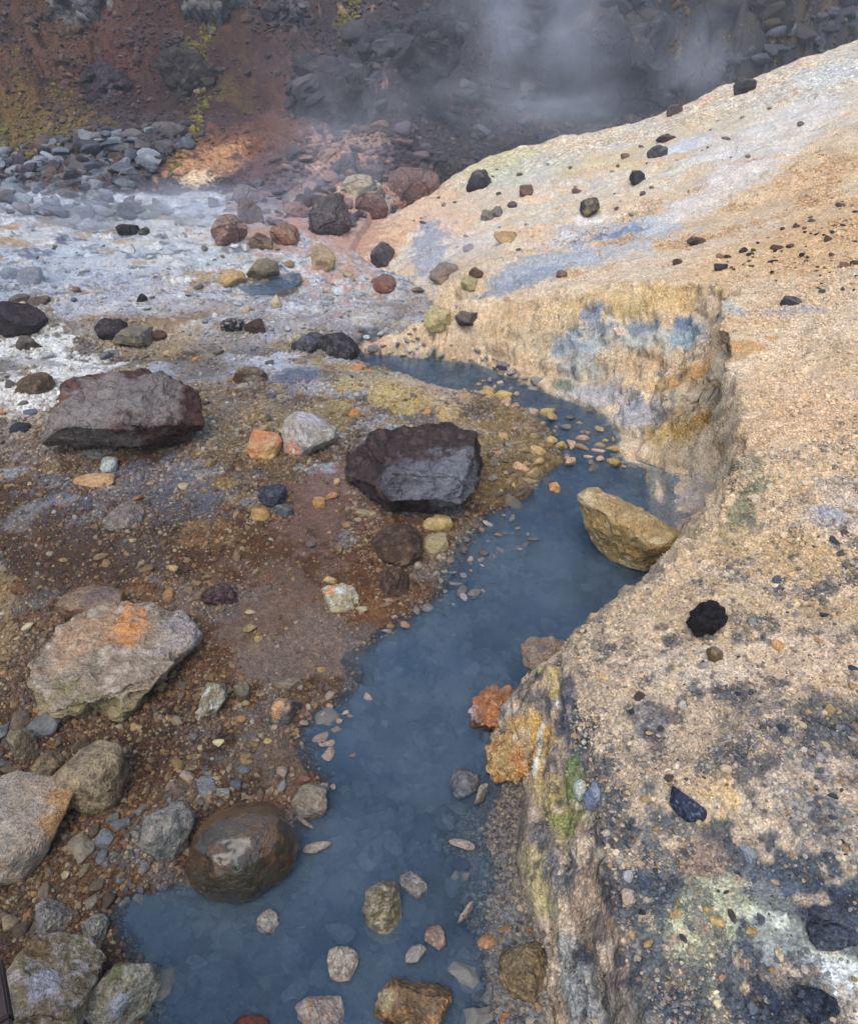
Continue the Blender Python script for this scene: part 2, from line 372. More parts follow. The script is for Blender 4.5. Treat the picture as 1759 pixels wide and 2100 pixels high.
C = np.zeros((len(X), 3)); RAG = nb*1.1+nc*1.3+n3*1.0+n4*.5
def mixc(m, c, i=slice(None)):
    m = np.clip(m, 0, 1)[:, None]; C[i] = C[i]*(1-m)+lin(c)[None, :]*m
def zgrid(x, y):                                   # height of the finished sheet, by look-up
    a = np.degrees(np.arctan2(x, y)); r_ = np.hypot(x, y)
    i = np.clip(np.searchsorted(az, a)-1, 0, len(az)-2); j = np.clip(np.searchsorted(rad, r_)-1, 0, len(rad)-2)
    fa = np.clip((a-az[i])/(az[i+1]-az[i]), 0, 1); fr = np.clip((r_-rad[j])/(rad[j+1]-rad[j]), 0, 1)
    return (GZ[j, i]*(1-fa)+GZ[j, i+1]*fa)*(1-fr)+(GZ[j+1, i]*(1-fa)+GZ[j+1, i+1]*fa)*fr
def hit(u, v, tmax=40.0):
    d = ray(u, v); t = np.concatenate([np.linspace(1.0, 8, 500), np.linspace(8.02, tmax, 700)])
    g = CAM_H+d[2]*t-zgrid(d[0]*t, d[1]*t); i = int(np.argmax(g < 0))
    if g[i] >= 0: i = len(t)-1
    a, b = t[max(i-1, 0)], t[i]; ga, gb = g[max(i-1, 0)], g[i]
    tt = a+(b-a)*ga/(ga-gb) if ga != gb else b
    return np.array([0, 0, CAM_H])+d*tt, tt
def ell(u, v, ru, rv, ang, c, s=.9, nz=.55, side=None, soft=.20, fld=None):
    """a mineral stain: an ellipse lying on the ground round the spot seen at (u, v), with a ragged edge"""
    P, t = hit(u, v)
    e = 0.08*max(1, t/4)
    gx = (zgrid(P[0]+e, P[1])-zgrid(P[0]-e, P[1]))/(2*e); gy = (zgrid(P[0], P[1]+e)-zgrid(P[0], P[1]-e))/(2*e)
    nrm = np.array([-gx, -gy, 1.0]); ca, sa = math.cos(R(ang)), math.sin(R(ang)); ax = []
    for du, dv in ((ru*ca, ru*sa), (-rv*sa, rv*ca)):
        k = 0.25
        d = ray(u+du*k, v+dv*k); den = nrm@d
        tt = (nrm@(P-np.array([0, 0, CAM_H])))/den if abs(den) > 1e-3 else t
        tt = min(max(tt, t*.8), t*1.25)
        q = np.array([0, 0, CAM_H])+d*tt; ax.append((q-P)[:2]/k)
    Mx = np.array(ax).T
    if abs(np.linalg.det(Mx)) < 1e-6: return
    rm = 2.6*(np.abs(Mx[:, 0])+np.abs(Mx[:, 1]))
    i = np.nonzero((np.abs(X-P[0]) < rm[0]) & (np.abs(Y-P[1]) < rm[1]))[0]
    iv = np.linalg.inv(Mx); dx, dy = X[i]-P[0], Y[i]-P[1]; lx = iv[0, 0]*dx+iv[0, 1]*dy; ly = iv[1, 0]*dx+iv[1, 1]*dy
    m = (1-sstep(1-soft, 1+soft*.6, np.sqrt(lx*lx+ly*ly)+nz*RAG[i]))*s
    if side == 'R': m = m*RIGHT[i]
    if side == 'H': m = m*hz0[i]
    if side == 'L': m = m*LEFT[i]
    mixc(m, c, i)

CR = np.array([1.0, 0, 0]); CU = np.array([0, ST, CT]); CF = np.array([0, CT, -ST])
def ball(u, v, ru, rv, ang, c, s=.9, nz=.6, soft=.2):
    """a stain soaked into a body of clay: an ellipsoid of coloured earth that the bank face cuts through"""
    P, t = hit(u, v); rm = 5.0*max(ru, rv)*t/FOC; i = np.nonzero((np.abs(X-P[0]) < rm) & (np.abs(Y-P[1]) < rm))[0]
    d = np.stack([X[i]-P[0], Y[i]-P[1], Z[i]-P[2]], 1); a, b, w = d@CR, d@CU, d@CF; ca, sa = math.cos(R(ang)), math.sin(R(ang))
    q = t/FOC; p1 = (a*ca-b*sa)/(ru*q); p2 = (a*sa+b*ca)/(rv*q); p3 = w/(2.2*max(ru, rv)*q)
    m = (1-sstep(1-soft, 1+soft*.6, np.sqrt(p1*p1+p2*p2+p3*p3)+nz*RAG[i]))*s
    mixc(m*RIGHT[i], c, i)
# soil of the left flat, nearest first
C[:] = lin((76, 53, 37)); mixc(sstep(-.1, .5, n1+.5*n2), (88, 72, 56)); mixc(sstep(.02, .35, nc)*.7, (56, 40, 31)); mixc(sstep(.15, .4, n3)*.4, (108, 88, 62)); mixc(sstep(.15, .35, fbm(X*4+7, Y*4, Z*4, o=5, seed=205, gain=.62))*.6, (100, 62, 36))
mid = sstep(4.4, 5.9, Y+1.2*n1); mixc(mid, (116, 102, 84)); mixc(mid*sstep(-.1, .3, nb), (112, 108, 106)); mixc(mid*sstep(.1, .4, n2)*.7, (152, 136, 106)); mixc(mid*sstep(.15, .4, nc)*.6, (96, 84, 68))
f1 = fbm(X*2.6+5, Y*3.4, Z*2, o=5, seed=291, gain=.66); f2 = fbm(X*3.2+15, Y*3.8, Z*2, o=5, seed=293, gain=.66); f3 = fbm(X*2.1+25, Y*2.9, Z*2, o=5, seed=295, gain=.66)
lf = sstep(2.6, 4.6, Y); mixc(lf*sstep(.12, .24, f1)*.8, (156, 160, 166)); mixc(lf*sstep(.14, .26, f2)*.75, (160, 136, 84)); mixc(lf*sstep(.16, .28, f3)*.8, (80, 66, 54)); mixc((1-lf)*sstep(.18, .3, f2)*.6, (120, 76, 42)); mixc((1-lf)*sstep(.2, .3, f1)*.55, (104, 104, 104)); mixc((1-lf)*sstep(.16, .3, f3)*.7, (46, 34, 28))
far = sstep(6.6, 8.2, Y+.9*n1); mixc(far, (184, 186, 190)); mixc(far*sstep(-.1, .35, nb), (208, 209, 208)); mixc(far*sstep(.05, .35, nc)*.8, (140, 146, 158)); mixc(far*sstep(.1, .35, n2)*.6, (184, 172, 146)); mixc(far*sstep(.2, .45, n3)*.6, (110, 112, 122))
# stream bed and margins
bed = ((X > XL) & (X < XR)).astype(float)*(Y < 6.9); mixc(bed*.9, (64, 68, 74)); mixc(bed*sstep(.0, .25, nc)*.9, (120, 120, 116)); mixc(bed*sstep(.05, .3, n3)*.8, (46, 50, 56))
marg = np.exp(-((np.maximum(XL-X, 0))/.10)**2)*(1-bed)*(X < XL)*(Y < 6.9); mixc(marg*.75, (72, 64, 58)); mixc(marg*sstep(.05, .3, nc)*.8, (132, 122, 112))
# tan slope on the right
r = RIGHT; mixc(r, (208, 182, 146)); mixc(r*sstep(-.2, .3, n1)*.8, (216, 194, 164)); mixc(r*sstep(.1, .4, nb)*.45, (200, 164, 118)); mixc(r*sstep(.12, .4, nc)*.45, (174, 150, 124))
up = r*sstep(7.0, 9.5, Y+1.2*n1-.25*(X-1)); mixc(up, (214, 198, 172)); mixc(up*sstep(.05, .4, nb)*.6, (196, 190, 180)); mixc(up*sstep(.05, .35, n2)*.7, (218, 186, 150)); mixc(up*sstep(.15, .4, nc)*.6, (186, 176, 150)); mixc(up*sstep(.25, .5, n3)*.5, (206, 202, 192))
nr = r*(1-sstep(1.6, 2.5, Y+.4*n1)); mixc(nr*.85, (184, 164, 136)); mixc(nr*sstep(-.05, .3, nb)*.7, (150, 136, 122)); mixc(nr*sstep(.12, .34, nc)*.7, (104, 104, 104)); mixc(nr*sstep(.15, .35, n2)*.5, (190, 164, 134))
# mineral stains, left flat
for e in [
    # far crust
    (120, 560, 200, 60, 0, (150, 160, 178), .6), (300, 520, 260, 40, 0, (182, 188, 186), .6), (60, 480, 130, 30, 0, (186, 184, 178), .7), (250, 610, 200, 36, 0, (168, 168, 174), .7),
    (420, 480, 130, 22, 0, (196, 190, 176), .6), (470, 640, 170, 30, 0, (150, 146, 146), .6), (330, 700, 170, 40, -5, (148, 128, 100), .75), (240, 660, 180, 22, 0, (128, 104, 78), .7),
    (600, 660, 120, 40, 0, (140, 134, 132), .6), (620, 600, 90, 30, 0, (152, 150, 152), .7), (790, 600, 120, 30, 0, (172, 164, 152), .6),
    # white crusts left
    (60, 705, 120, 34, 0, (222, 222, 214), .95), (40, 800, 120, 50, -20, (226, 224, 216), 1.0), (120, 768, 70, 18, 0, (210, 208, 200), .9), (20, 745, 80, 14, 0, (120, 118, 116), .6),
    (590, 760, 70, 36, 10, (122, 130, 146), .85), (560, 745, 60, 24, 0, (190, 192, 196), .7), (640, 790, 60, 20, 20, (176, 178, 184), .6), (610, 770, 40, 16, 0, (78, 86, 104), .8),
    (820, 810, 130, 40, 10, (190, 166, 104), .85), (780, 780, 100, 30, 10, (178, 160, 116), .7), (880, 790, 90, 20, 15, (186, 168, 150), .6), (700, 850, 100, 30, 0, (150, 130, 84), .6),
    (480, 700, 90, 26, 0, (142, 134, 130), .6), (520, 830, 110, 30, 0, (132, 122, 106), .6), (440, 770, 90, 30, 0, (122, 120, 120), .6),
    # brown gravel ground
    (60, 900, 130, 60, 0, (116, 96, 74), .7), (450, 900, 90, 50, 0, (122, 108, 84), .7), (560, 960, 110, 50, 0, (108, 86, 58), .6),
    (330, 1000, 200, 50, -4, (92, 100, 116), .75), (300, 1050, 180, 40, -4, (84, 86, 92), .6), (200, 1130, 230, 70, 0, (74, 56, 42), .8), (600, 1150, 200, 80, 0, (84, 56, 36), .8),
    (820, 1090, 110, 50, 0, (92, 60, 38), .8), (660, 1010, 70, 110, 25, (118, 94, 82), .9), (640, 1060, 80, 60, 20, (110, 84, 72), .9), (560, 1260, 110, 110, 10, (112, 90, 74), .75), (620, 1340, 120, 70, 10, (116, 100, 88), .8),
    (520, 1560, 140, 80, 0, (106, 90, 76), .75), (430, 1500, 80, 50, 0, (98, 84, 74), .7), (640, 1440, 60, 50, 0, (108, 92, 82), .6), (60, 1330, 70, 100, 0, (108, 92, 76), .7), (120, 1420, 60, 50, 0, (70, 74, 86), .7), (10, 1290, 30, 130, 0, (150, 128, 92), .7),
    (140, 1770, 160, 70, 0, (80, 60, 44), .85), (60, 1700, 120, 60, 0, (84, 64, 48), .8), (330, 1720, 110, 90, 0, (108, 106, 106), .7), (420, 1620, 100, 40, 0, (104, 98, 92), .6), (60, 1860, 80, 60, 0, (78, 66, 50), .8), (960, 1170, 70, 70, 0, (118, 112, 104), .8), (990, 1080, 60, 30, 0, (110, 106, 100), .7),
    (1040, 900, 80, 90, 0, (140, 118, 72), .7), (1020, 970, 60, 60, 0, (112, 92, 60), .7), (760, 930, 40, 40, 0, (120, 96, 60), .6), (950, 780, 40, 14, 0, (150, 146, 142), .6),
]: ell(*e[:7], nz=.75, side='L')
# beach of dark grit on the near right shore
ell(1040, 1720, 60, 190, 0, (92, 84, 78), .9, .35, 'L'); ell(1050, 1950, 90, 120, 0, (106, 106, 106), .85, .5, 'L'); ell(1040, 1640, 40, 70, 0, (78, 68, 62), .8, .4, 'L')
# mineral stains, right bank and slope
for e in [
    (1240, 470, 170, 22, -14, (178, 186, 192), .8), (1130, 540, 150, 34, -18, (164, 172, 178), .85), (1260, 480, 110, 9, -14, (120, 134, 154), .8), (1080, 575, 90, 30, -25, (150, 156, 164), .8), (1150, 490, 60, 9, -20, (222, 224, 224), .85), (1230, 455, 50, 8, -14, (226, 226, 222), .8), (1300, 500, 130, 20, -20, (186, 188, 186), .7),
    (900, 430, 90, 60, -20, (222, 184, 150), .8), (1000, 400, 90, 40, -20, (206, 190, 164), .6), (1020, 330, 90, 26, -15, (206, 200, 150), .6), (800, 480, 60, 50, -30, (224, 182, 142), .85), (740, 530, 60, 26, -20, (214, 176, 140), .7), (880, 500, 40, 26, -20, (150, 158, 170), .8), (1080, 350, 110, 30, -15, (192, 192, 176), .6), (1080, 470, 60, 30, 0, (222, 186, 146), .6),
    (1500, 320, 200, 40, -25, (206, 202, 194), .7), (1600, 250, 150, 40, -28, (212, 206, 196), .8), (1690, 160, 100, 40, -28, (200, 200, 192), .8), (1240, 330, 130, 30, -15, (208, 190, 144), .6), (1420, 260, 120, 30, -20, (202, 186, 150), .6), (1400, 300, 60, 20, -15, (206, 208, 210), .8),
    (1330, 420, 120, 30, -20, (220, 196, 164), .7), (1480, 390, 140, 34, -25, (214, 208, 200), .7), (1560, 520, 170, 50, -20, (212, 178, 134), .7), (1680, 470, 110, 70, -25, (206, 168, 122), .7), (1640, 380, 160, 30, -25, (218, 182, 138), .7),
    # bowl of the undercut bank
    (1290, 620, 150, 40, 6, (206, 176, 122), .8), (1120, 700, 130, 40, 20, (204, 184, 150), .7), (1330, 690, 120, 44, 8, (176, 180, 172), .8), (1330, 668, 80, 15, 6, (112, 126, 142), .75), (1410, 690, 40, 34, 30, (150, 168, 170), .85), (1215, 640, 26, 14, -40, (122, 134, 156), .8), (1400, 660, 20, 14, 30, (116, 130, 152), .8),
    (1200, 740, 80, 50, 10, (172, 174, 166), .8), (1160, 720, 34, 30, 0, (156, 166, 172), .8), (1420, 760, 90, 30, -12, (198, 152, 92), .85), (1270, 740, 50, 30, 0, (206, 178, 140), .7), (1400, 772, 14, 10, 0, (70, 86, 120), .8), (1360, 770, 10, 10, 0, (70, 86, 120), .8), (1340, 790, 50, 18, 0, (204, 172, 120), .6),
    (1230, 810, 90, 26, 15, (168, 168, 170), .8), (1330, 850, 70, 40, 20, (160, 160, 164), .8), (1440, 810, 70, 40, -20, (182, 166, 140), .7), (1420, 870, 70, 30, -20, (190, 146, 74), .85), (1370, 890, 40, 26, -10, (188, 158, 96), .8), (1470, 840, 40, 30, -30, (150, 112, 56), .7), (1390, 930, 40, 30, 0, (176, 160, 134), .7), (1150, 790, 30, 12, 20, (112, 122, 96), .8),
    # gully below the rim
    (1420, 1010, 60, 40, -20, (186, 172, 160), .8), (1470, 990, 30, 16, -30, (196, 202, 202), .8), (1550, 960, 60, 22, -40, (92, 100, 78), .8), (1570, 990, 50, 14, -45, (76, 96, 66), .7), (1520, 1060, 40, 20, -50, (100, 112, 80), .7), (1400, 1070, 50, 40, 0, (178, 158, 140), .8), (1500, 1100, 30, 20, -50, (110, 116, 92), .6), (1520, 900, 60, 30, -30, (186, 156, 120), .7), (1360, 1060, 40, 40, 0, (186, 166, 148), .7),
    # pebbly near slope
    (1420, 1380, 120, 40, 0, (206, 190, 168), .8), (1300, 1560, 60, 60, 0, (190, 172, 148), .7), (1620, 1330, 90, 30, 0, (210, 188, 160), .7), (1380, 1700, 60, 40, 0, (186, 164, 138), .7), (1560, 1250, 80, 30, 0, (204, 180, 146), .6), (1700, 1560, 70, 30, 0, (198, 184, 166), .7),
    (1580, 1900, 300, 170, 0, (80, 90, 94), .85), (1330, 1980, 110, 160, 0, (96, 100, 100), .6), (1600, 1500, 160, 60, 0, (140, 128, 118), .5),
    (1700, 850, 110, 130, 0, (212, 178, 140), .6), (1600, 640, 60, 26, 0, (160, 160, 176), .55), (1740, 1010, 60, 70, 0, (176, 168, 164), .7), (1690, 1060, 40, 20, 0, (150, 154, 166), .7), (1640, 800, 70, 60, 0, (216, 190, 160), .7), (1560, 1150, 130, 60, -15, (196, 166, 120), .6), (1700, 1180, 110, 60, 0, (190, 160, 116), .6), (1300, 1270, 120, 40, -30, (184, 164, 134), .7),
    (1690, 1340, 90, 40, 0, (196, 172, 148), .6), (1720, 1480, 60, 50, 0, (84, 90, 84), .7), (1560, 1470, 90, 24, 0, (112, 108, 100), .55), (1500, 1640, 90, 55, 10, (204, 176, 124), .95), (1400, 1580, 60, 30, 0, (188, 164, 140), .6), (1600, 1600, 130, 60, 0, (164, 154, 142), .6), (1660, 1700, 130, 60, 0, (120, 120, 116), .6),
    (1460, 1780, 60, 50, 0, (180, 152, 126), .7), (1640, 1800, 140, 60, 10, (74, 84, 90), .8), (1400, 1450, 80, 40, 0, (196, 172, 142), .6), (1330, 1480, 30, 30, 0, (70, 84, 104), .6), (1500, 1900, 120, 50, -15, (194, 194, 158), .85), (1640, 1860, 90, 30, 20, (90, 96, 108), .7), (1640, 1990, 110, 50, 0, (206, 210, 190), .9), (1690, 2050, 90, 40, 0, (212, 214, 206), .85), (1440, 2000, 60, 90, 10, (196, 196, 160), .8), (1520, 2040, 60, 60, 0, (70, 80, 94), .85), (1320, 1960, 60, 110, 0, (88, 94, 96), .6), (1340, 1800, 40, 40, 0, (66, 78, 92), .75), (1580, 1950, 60, 30, 0, (72, 80, 92), .6), (1400, 2080, 60, 40, 0, (64, 76, 92), .8), (1640, 2080, 50, 34, 0, (52, 62, 78), .85), (1720, 1880, 60, 30, 0, (60, 66, 78), .7),
    # face of the near bank
    (1090, 1520, 50, 70, 25, (206, 166, 92), .95), (1130, 1400, 30, 40, 20, (188, 168, 108), .85), (1180, 1500, 34, 60, 0, (74, 84, 100), .85), (1165, 1420, 16, 50, 10, (58, 68, 88), .8), (1110, 1600, 40, 60, 0, (190, 164, 116), .8), (1150, 1660, 40, 60, 0, (176, 160, 96), .85), (1180, 1610, 18, 50, 10, (104, 126, 74), .75), (1160, 1690, 40, 20, 0, (122, 134, 76), .7), (1100, 1780, 36, 60, 0, (188, 172, 120), .85), (1140, 1790, 20, 40, 0, (98, 100, 112), .7),
    (1108, 1520, 5, 46, 14, (226, 220, 206), .9), (1096, 1570, 4, 30, 20, (224, 218, 204), .85), (1122, 1560, 6, 14, 30, (222, 218, 206), .8), (1050, 1450, 40, 6, -20, (214, 208, 200), .7), (1140, 1440, 10, 14, 0, (220, 216, 208), .8),
    (1215, 1850, 36, 110, -6, (170, 144, 118), .92), (1200, 1780, 30, 60, -6, (166, 142, 118), .85), (1255, 1830, 14, 50, 0, (56, 62, 72), .8), (1180, 2010, 60, 60, 0, (160, 160, 152), .85), (1200, 2080, 40, 50, 0, (158, 156, 150), .8), (1230, 1960, 20, 40, 0, (124, 100, 76), .7), (1210, 1980, 40, 24, 0, (112, 112, 118), .6), (1250, 2000, 16, 90, 0, (122, 112, 104), .7),
]: (ball(*e[:7]) if e[1] > 560 else ell(*e[:7], nz=.62, side='R'))
spk = RIGHT*(1-sstep(2.2, 3.4, Y)); mixc(spk*sstep(.2, .34, nc+.6*n3)*.75, (70, 80, 84)); mixc(spk*sstep(.2, .34, fbm(X*9+40, Y*9, Z*9, o=4, seed=261, gain=.65))*.8, (200, 178, 150)); mixc(spk*sstep(.25, .38, fbm(X*14, Y*14+9, Z*14, o=3, seed=271, gain=.65))*.7, (44, 50, 62))
pat = far*LEFT*(1-sstep(12.5, 13.5, Y)); mixc(pat*sstep(.18, .3, fbm(X*3.5, Y*6, Z*3, o=5, seed=281, gain=.65))*.8, (92, 98, 112)); mixc(pat*sstep(.2, .3, fbm(X*5+9, Y*8, Z*3, o=4, seed=287, gain=.65))*.8, (206, 206, 200)); mixc(pat*sstep(.24, .34, fbm(X*2+3, Y*4, Z*3, o=5, seed=289, gain=.6))*.8, (170, 140, 100))
# the dark end of the beach and the hillside
hz0 = sstep(.25, .75, HILL+.25*n2)
mixc(hz0, (62, 54, 56)); mixc(hz0*sstep(-.1, .3, n1)*.7, (58, 50, 54)); mixc(hz0*sstep(.1, .4, n2)*.5, (84, 72, 70))
hillL = hz0*sstep(16.2, 17.6, Y+.35*np.minimum(0, X+4)+.8*n1)*(1-sstep(-5, -1.5, X))
mixc(hillL, (68, 47, 38)); mixc(hillL*sstep(0, .3, nb)*.7, (58, 42, 38)); mixc(hillL*sstep(.1, .35, nc)*.5, (92, 66, 44))
hillR = hz0*sstep(-.5, 2.5, X); mixc(hillR*.9, (50, 51, 57)); mixc(hillR*sstep(0, .3, nb)*.6, (66, 56, 52)); mixc(hillR*sstep(.15, .4, nc)*.5, (42, 44, 54))
for e in [
    (150, 150, 240, 90, 5, (88, 56, 42), .8), (90, 110, 100, 80, 10, (92, 66, 44), .7), (230, 130, 80, 40, 0, (92, 48, 42), .7), (90, 265, 170, 30, -8, (106, 82, 40), .8), (40, 290, 120, 20, -10, (110, 90, 42), .8), (230, 190, 60, 26, -5, (52, 38, 40), .8), (330, 70, 60, 80, 30, (66, 44, 38), .7), (360, 200, 90, 50, 20, (56, 42, 38), .8),
    (480, 300, 190, 56, -20, (112, 76, 56), .95), (440, 335, 90, 34, -20, (176, 132, 94), .98), (405, 366, 38, 16, -10, (220, 192, 150), .98), (560, 240, 110, 30, -28, (98, 68, 58), .8), (620, 300, 110, 40, -20, (104, 74, 64), .6), (420, 140, 16, 60, -32, (104, 100, 44), .8), (480, 200, 60, 16, 40, (88, 74, 42), .6), (715, 65, 22, 30, -20, (112, 104, 48), .8),
    (600, 400, 130, 50, 0, (100, 82, 84), .7), (730, 320, 80, 70, 0, (96, 78, 80), .6), (560, 470, 90, 40, 0, (168, 132, 116), .7), (700, 430, 90, 60, 0, (190, 148, 126), .85), (745, 380, 40, 26, 0, (206, 192, 154), .8), (760, 295, 40, 16, 0, (170, 140, 120), .7), (850, 400, 60, 30, -30, (196, 146, 118), .8),
    (230, 345, 26, 8, 0, (150, 110, 72), .8), (40, 385, 50, 14, 0, (130, 100, 84), .7), (250, 430, 120, 16, 0, (70, 76, 60), .8), (130, 440, 120, 20, 0, (96, 100, 98), .6), (1620, 60, 120, 60, -20, (86, 72, 46), .7), (1700, 20, 80, 40, 0, (104, 84, 46), .7), (1500, 70, 70, 30, 0, (70, 62, 46), .6), 
]: ell(*e[:7], nz=.7, side='H' if (e[1] < 250 or e[0] > 900) else None)
# fine mottling that belongs to the soil itself
C *= (1+.22*n4+.14*n3)[:, None]
C *= (1+np.stack([.05*n2, 0*n2, -.07*n2], 1))

nr_, nc_ = GX.shape
V = np.stack([X, Y, Z], 1); idx = np.arange(nr_*nc_).reshape(nr_, nc_)
def sheet(name, r0, r1, mat):
    q = idx[r0:r1, :]; f = np.stack([q[:-1, :-1], q[:-1, 1:], q[1:, 1:], q[1:, :-1]], -1).reshape(-1, 4)[:, ::-1]
    a, b = q[0, 0], q[-1, -1]+1
    o = add(name, mesh_np(name, V[a:b], f-a, C[a:b]), mat); o['kind'] = 'structure'; return o
sheet('ground', 0, NEAR+1, M['ground']); sheet('hillside', NEAR, nr_, M['hill'])

# ------------------------------------------------------------------ water
def water_sheet(name, pts_l, pts_r, mat, z, k=60):
    n = len(pts_l); vs = []
    for (y, a), (_, b) in zip(pts_l, pts_r):
        for i in range(k): vs.append((a+(b-a)*i/(k-1), y, z))
    vs = np.array(vs); q = np.arange(n*k).reshape(n, k); f = np.stack([q[:-1, :-1], q[:-1, 1:], q[1:, 1:], q[1:, :-1]], -1).reshape(-1, 4)
    me = mesh_np(name, vs, f); at_ = me.attributes.new('depth', 'FLOAT', 'POINT'); at_.data.foreach_set('value', np.clip(z-zgrid(vs[:, 0], vs[:, 1]), 0, 1).astype(np.float32))
    o = add(name, me, mat); o['kind'] = 'structure'; return o
ys = np.concatenate([np.linspace(.3, 3, 200), np.linspace(3.02, 6.9, 160)])
water_sheet('stream', [(y, np.interp(y, LY, LX)-.14) for y in ys], [(y, np.interp(y, TOE[:, 0], TOE[:, 1])+.12+.4*math.exp(-((y-4.0)/.6)**2)) for y in ys], M['water'], 0.0)
for (u, v, ru, rv) in [(556, 582, 42, 22)]:
    P, t = hit(u, v); rx = ru/FOC*t*1.5; a = np.linspace(-1, 1, 25); zz = P[2]+.035
    water_sheet('hot_pool', [(P[1]+q*.55, P[0]-rx*math.sqrt(max(0.02, 1-q*q))) for q in a], [(P[1]+q*.55, P[0]+rx*math.sqrt(max(0.02, 1-q*q))) for q in a], M['pool'], zz, 24)
# ------------------------------------------------------------------ rocks
_ico = {}
def ico(level):
    if level not in _ico:
        bm = bmesh.new(); bmesh.ops.create_icosphere(bm, subdivisions=level, radius=1.0); bm.verts.ensure_lookup_table()
        _ico[level] = (np.array([v.co[:] for v in bm.verts]), np.array([[v.index for v in f.verts] for f in bm.faces])); bm.free()
    return _ico[level]
def vnormals(v, f):
    n = np.cross(v[f[:, 1]]-v[f[:, 0]], v[f[:, 2]]-v[f[:, 0]]); o = np.zeros_like(v)
    for i in range(3): np.add.at(o, f[:, i], n)
    return o/np.maximum(np.linalg.norm(o, axis=1), 1e-12)[:, None]
def rotz(p, a): c, s = math.cos(a), math.sin(a); return np.stack([p[:, 0]*c-p[:, 1]*s, p[:, 0]*s+p[:, 1]*c, p[:, 2]], 1)
def roty(p, a): c, s = math.cos(a), math.sin(a); return np.stack([p[:, 0]*c+p[:, 2]*s, p[:, 1], -p[:, 0]*s+p[:, 2]*c], 1)

def rock_shape(level, dims, seed, box=2.4, planes=(), npl=8, cut=(.55, .9), lump=.18, rough=.17, yaw=0, elong=1.0, roll=0, hull=None, flat=1.0):
    P, F = ico(level); P = P.copy(); r = np.random.default_rng(seed); o = r.uniform(-50, 50, 3)
    if hull is not None:                           # star-shaped body filling a convex hull, edges slightly worn
        bm = bmesh.new()
        for q in hull: bm.verts.new(q)
        bmesh.ops.convex_hull(bm, input=bm.verts); bm.faces.ensure_lookup_table(); bm.normal_update()
        pl = [(np.array(f.normal), f.calc_center_median()) for f in bm.faces]; bm.free()
        rad_inv = np.zeros(len(P)); p = 22
        for n, c in pl:
            d = float(n@np.array(c)); 
            if d < 0: n, d = -n, -d
            q = np.maximum(P@n, 0)/max(d, 1e-3); rad_inv += q**p
        P = P/np.maximum(rad_inv, 1e-9)[:, None]**(1/p)
        size = np.ptp(P, axis=0).min()
    else:
        P = P/((np.abs(P)**box).sum(1)**(1/box))[:, None]
        pls = [np.array(q, float) for q in planes]
        for k in range(npl):
            n = r.normal(size=3); n /= np.linalg.norm(n); pls.append(np.append(n, r.uniform(*cut)))
        P *= (1+lump*fbm(P[:, 0]*1.3+o[0], P[:, 1]*1.3+o[1], P[:, 2]*1.3+o[2], o=3, seed=3))[:, None]
        for q in pls:
            n = q[:3]/np.linalg.norm(q[:3]); ex = P@n-q[3]; P = P-np.outer(np.maximum(ex, 0)*.94, n)
        P[:, 0] *= elong
        if roll: P = roty(P, roll)
        if yaw: P = rotz(P, yaw)
        lo, hi = P.min(0), P.max(0); P = (P-(lo+hi)/2)/((hi-lo)/2)*np.array(dims)/2
        size = min(dims)
    N = vnormals(P, F); s = 1.0/size; Q = P*s*2
    d = fbm(Q[:, 0]*1.6+o[0], Q[:, 1]*1.6+o[1], Q[:, 2]*1.6+o[2], o=5, seed=11, gain=.55)*.6+(ridged(Q[:, 0]*1.3+o[1], Q[:, 1]*1.3+o[2], Q[:, 2]*1.3*flat+o[0], o=4, seed=17)-.5)*.7
    P = P+N*(rough*size*.55*d)[:, None]
    return P, F, o

def rock_colour(P, F, o, c1, c2, c3=None, top=None, patches=(), foot=None, f=5.0, topth=.45, topsoft=.25):
    N = vnormals(P, F); L = np.ptp(P, axis=0).max(); Q = P/L*f
    a = fbm(Q[:, 0]+o[0], Q[:, 1]+o[1], Q[:, 2]+o[2], o=5, seed=29, gain=.6); b = fbm(Q[:, 0]*2.6+o[1], Q[:, 1]*2.6+o[0], Q[:, 2]*2.6, o=4, seed=37, gain=.6)
    c = np.tile(lin(c1), (len(P), 1))
    def mx(m, col):
        nonlocal c
        m = np.clip(m, 0, 1)[:, None]; c = c*(1-m)+lin(col)*m
    mx(sstep(-.15, .3, a), c2)
    if c3 is not None: mx(sstep(.12, .3, b), c3)
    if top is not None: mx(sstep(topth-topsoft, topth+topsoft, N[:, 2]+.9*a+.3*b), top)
    if sum(c1) > 215: mx(sstep(.2, .75, N[:, 2]+.9*b)*.28, (134, 122, 106))          # shared mineral dust
    H = P/(np.ptp(P, axis=0)/2)
    for (dx, dy, dz, rr, col, st) in patches:
        d = np.sqrt((H[:, 0]-dx)**2+(H[:, 1]-dy)**2+(H[:, 2]-dz)**2)/rr+.9*a+.35*b; mx((1-sstep(.75, 1.15, d))*st, col)
    if foot is not None: mx(1-sstep(foot[0]-.12, foot[0]+.12, H[:, 2]+.5*a), foot[1])
    return c*(1+.22*b+.12*a)[:, None]

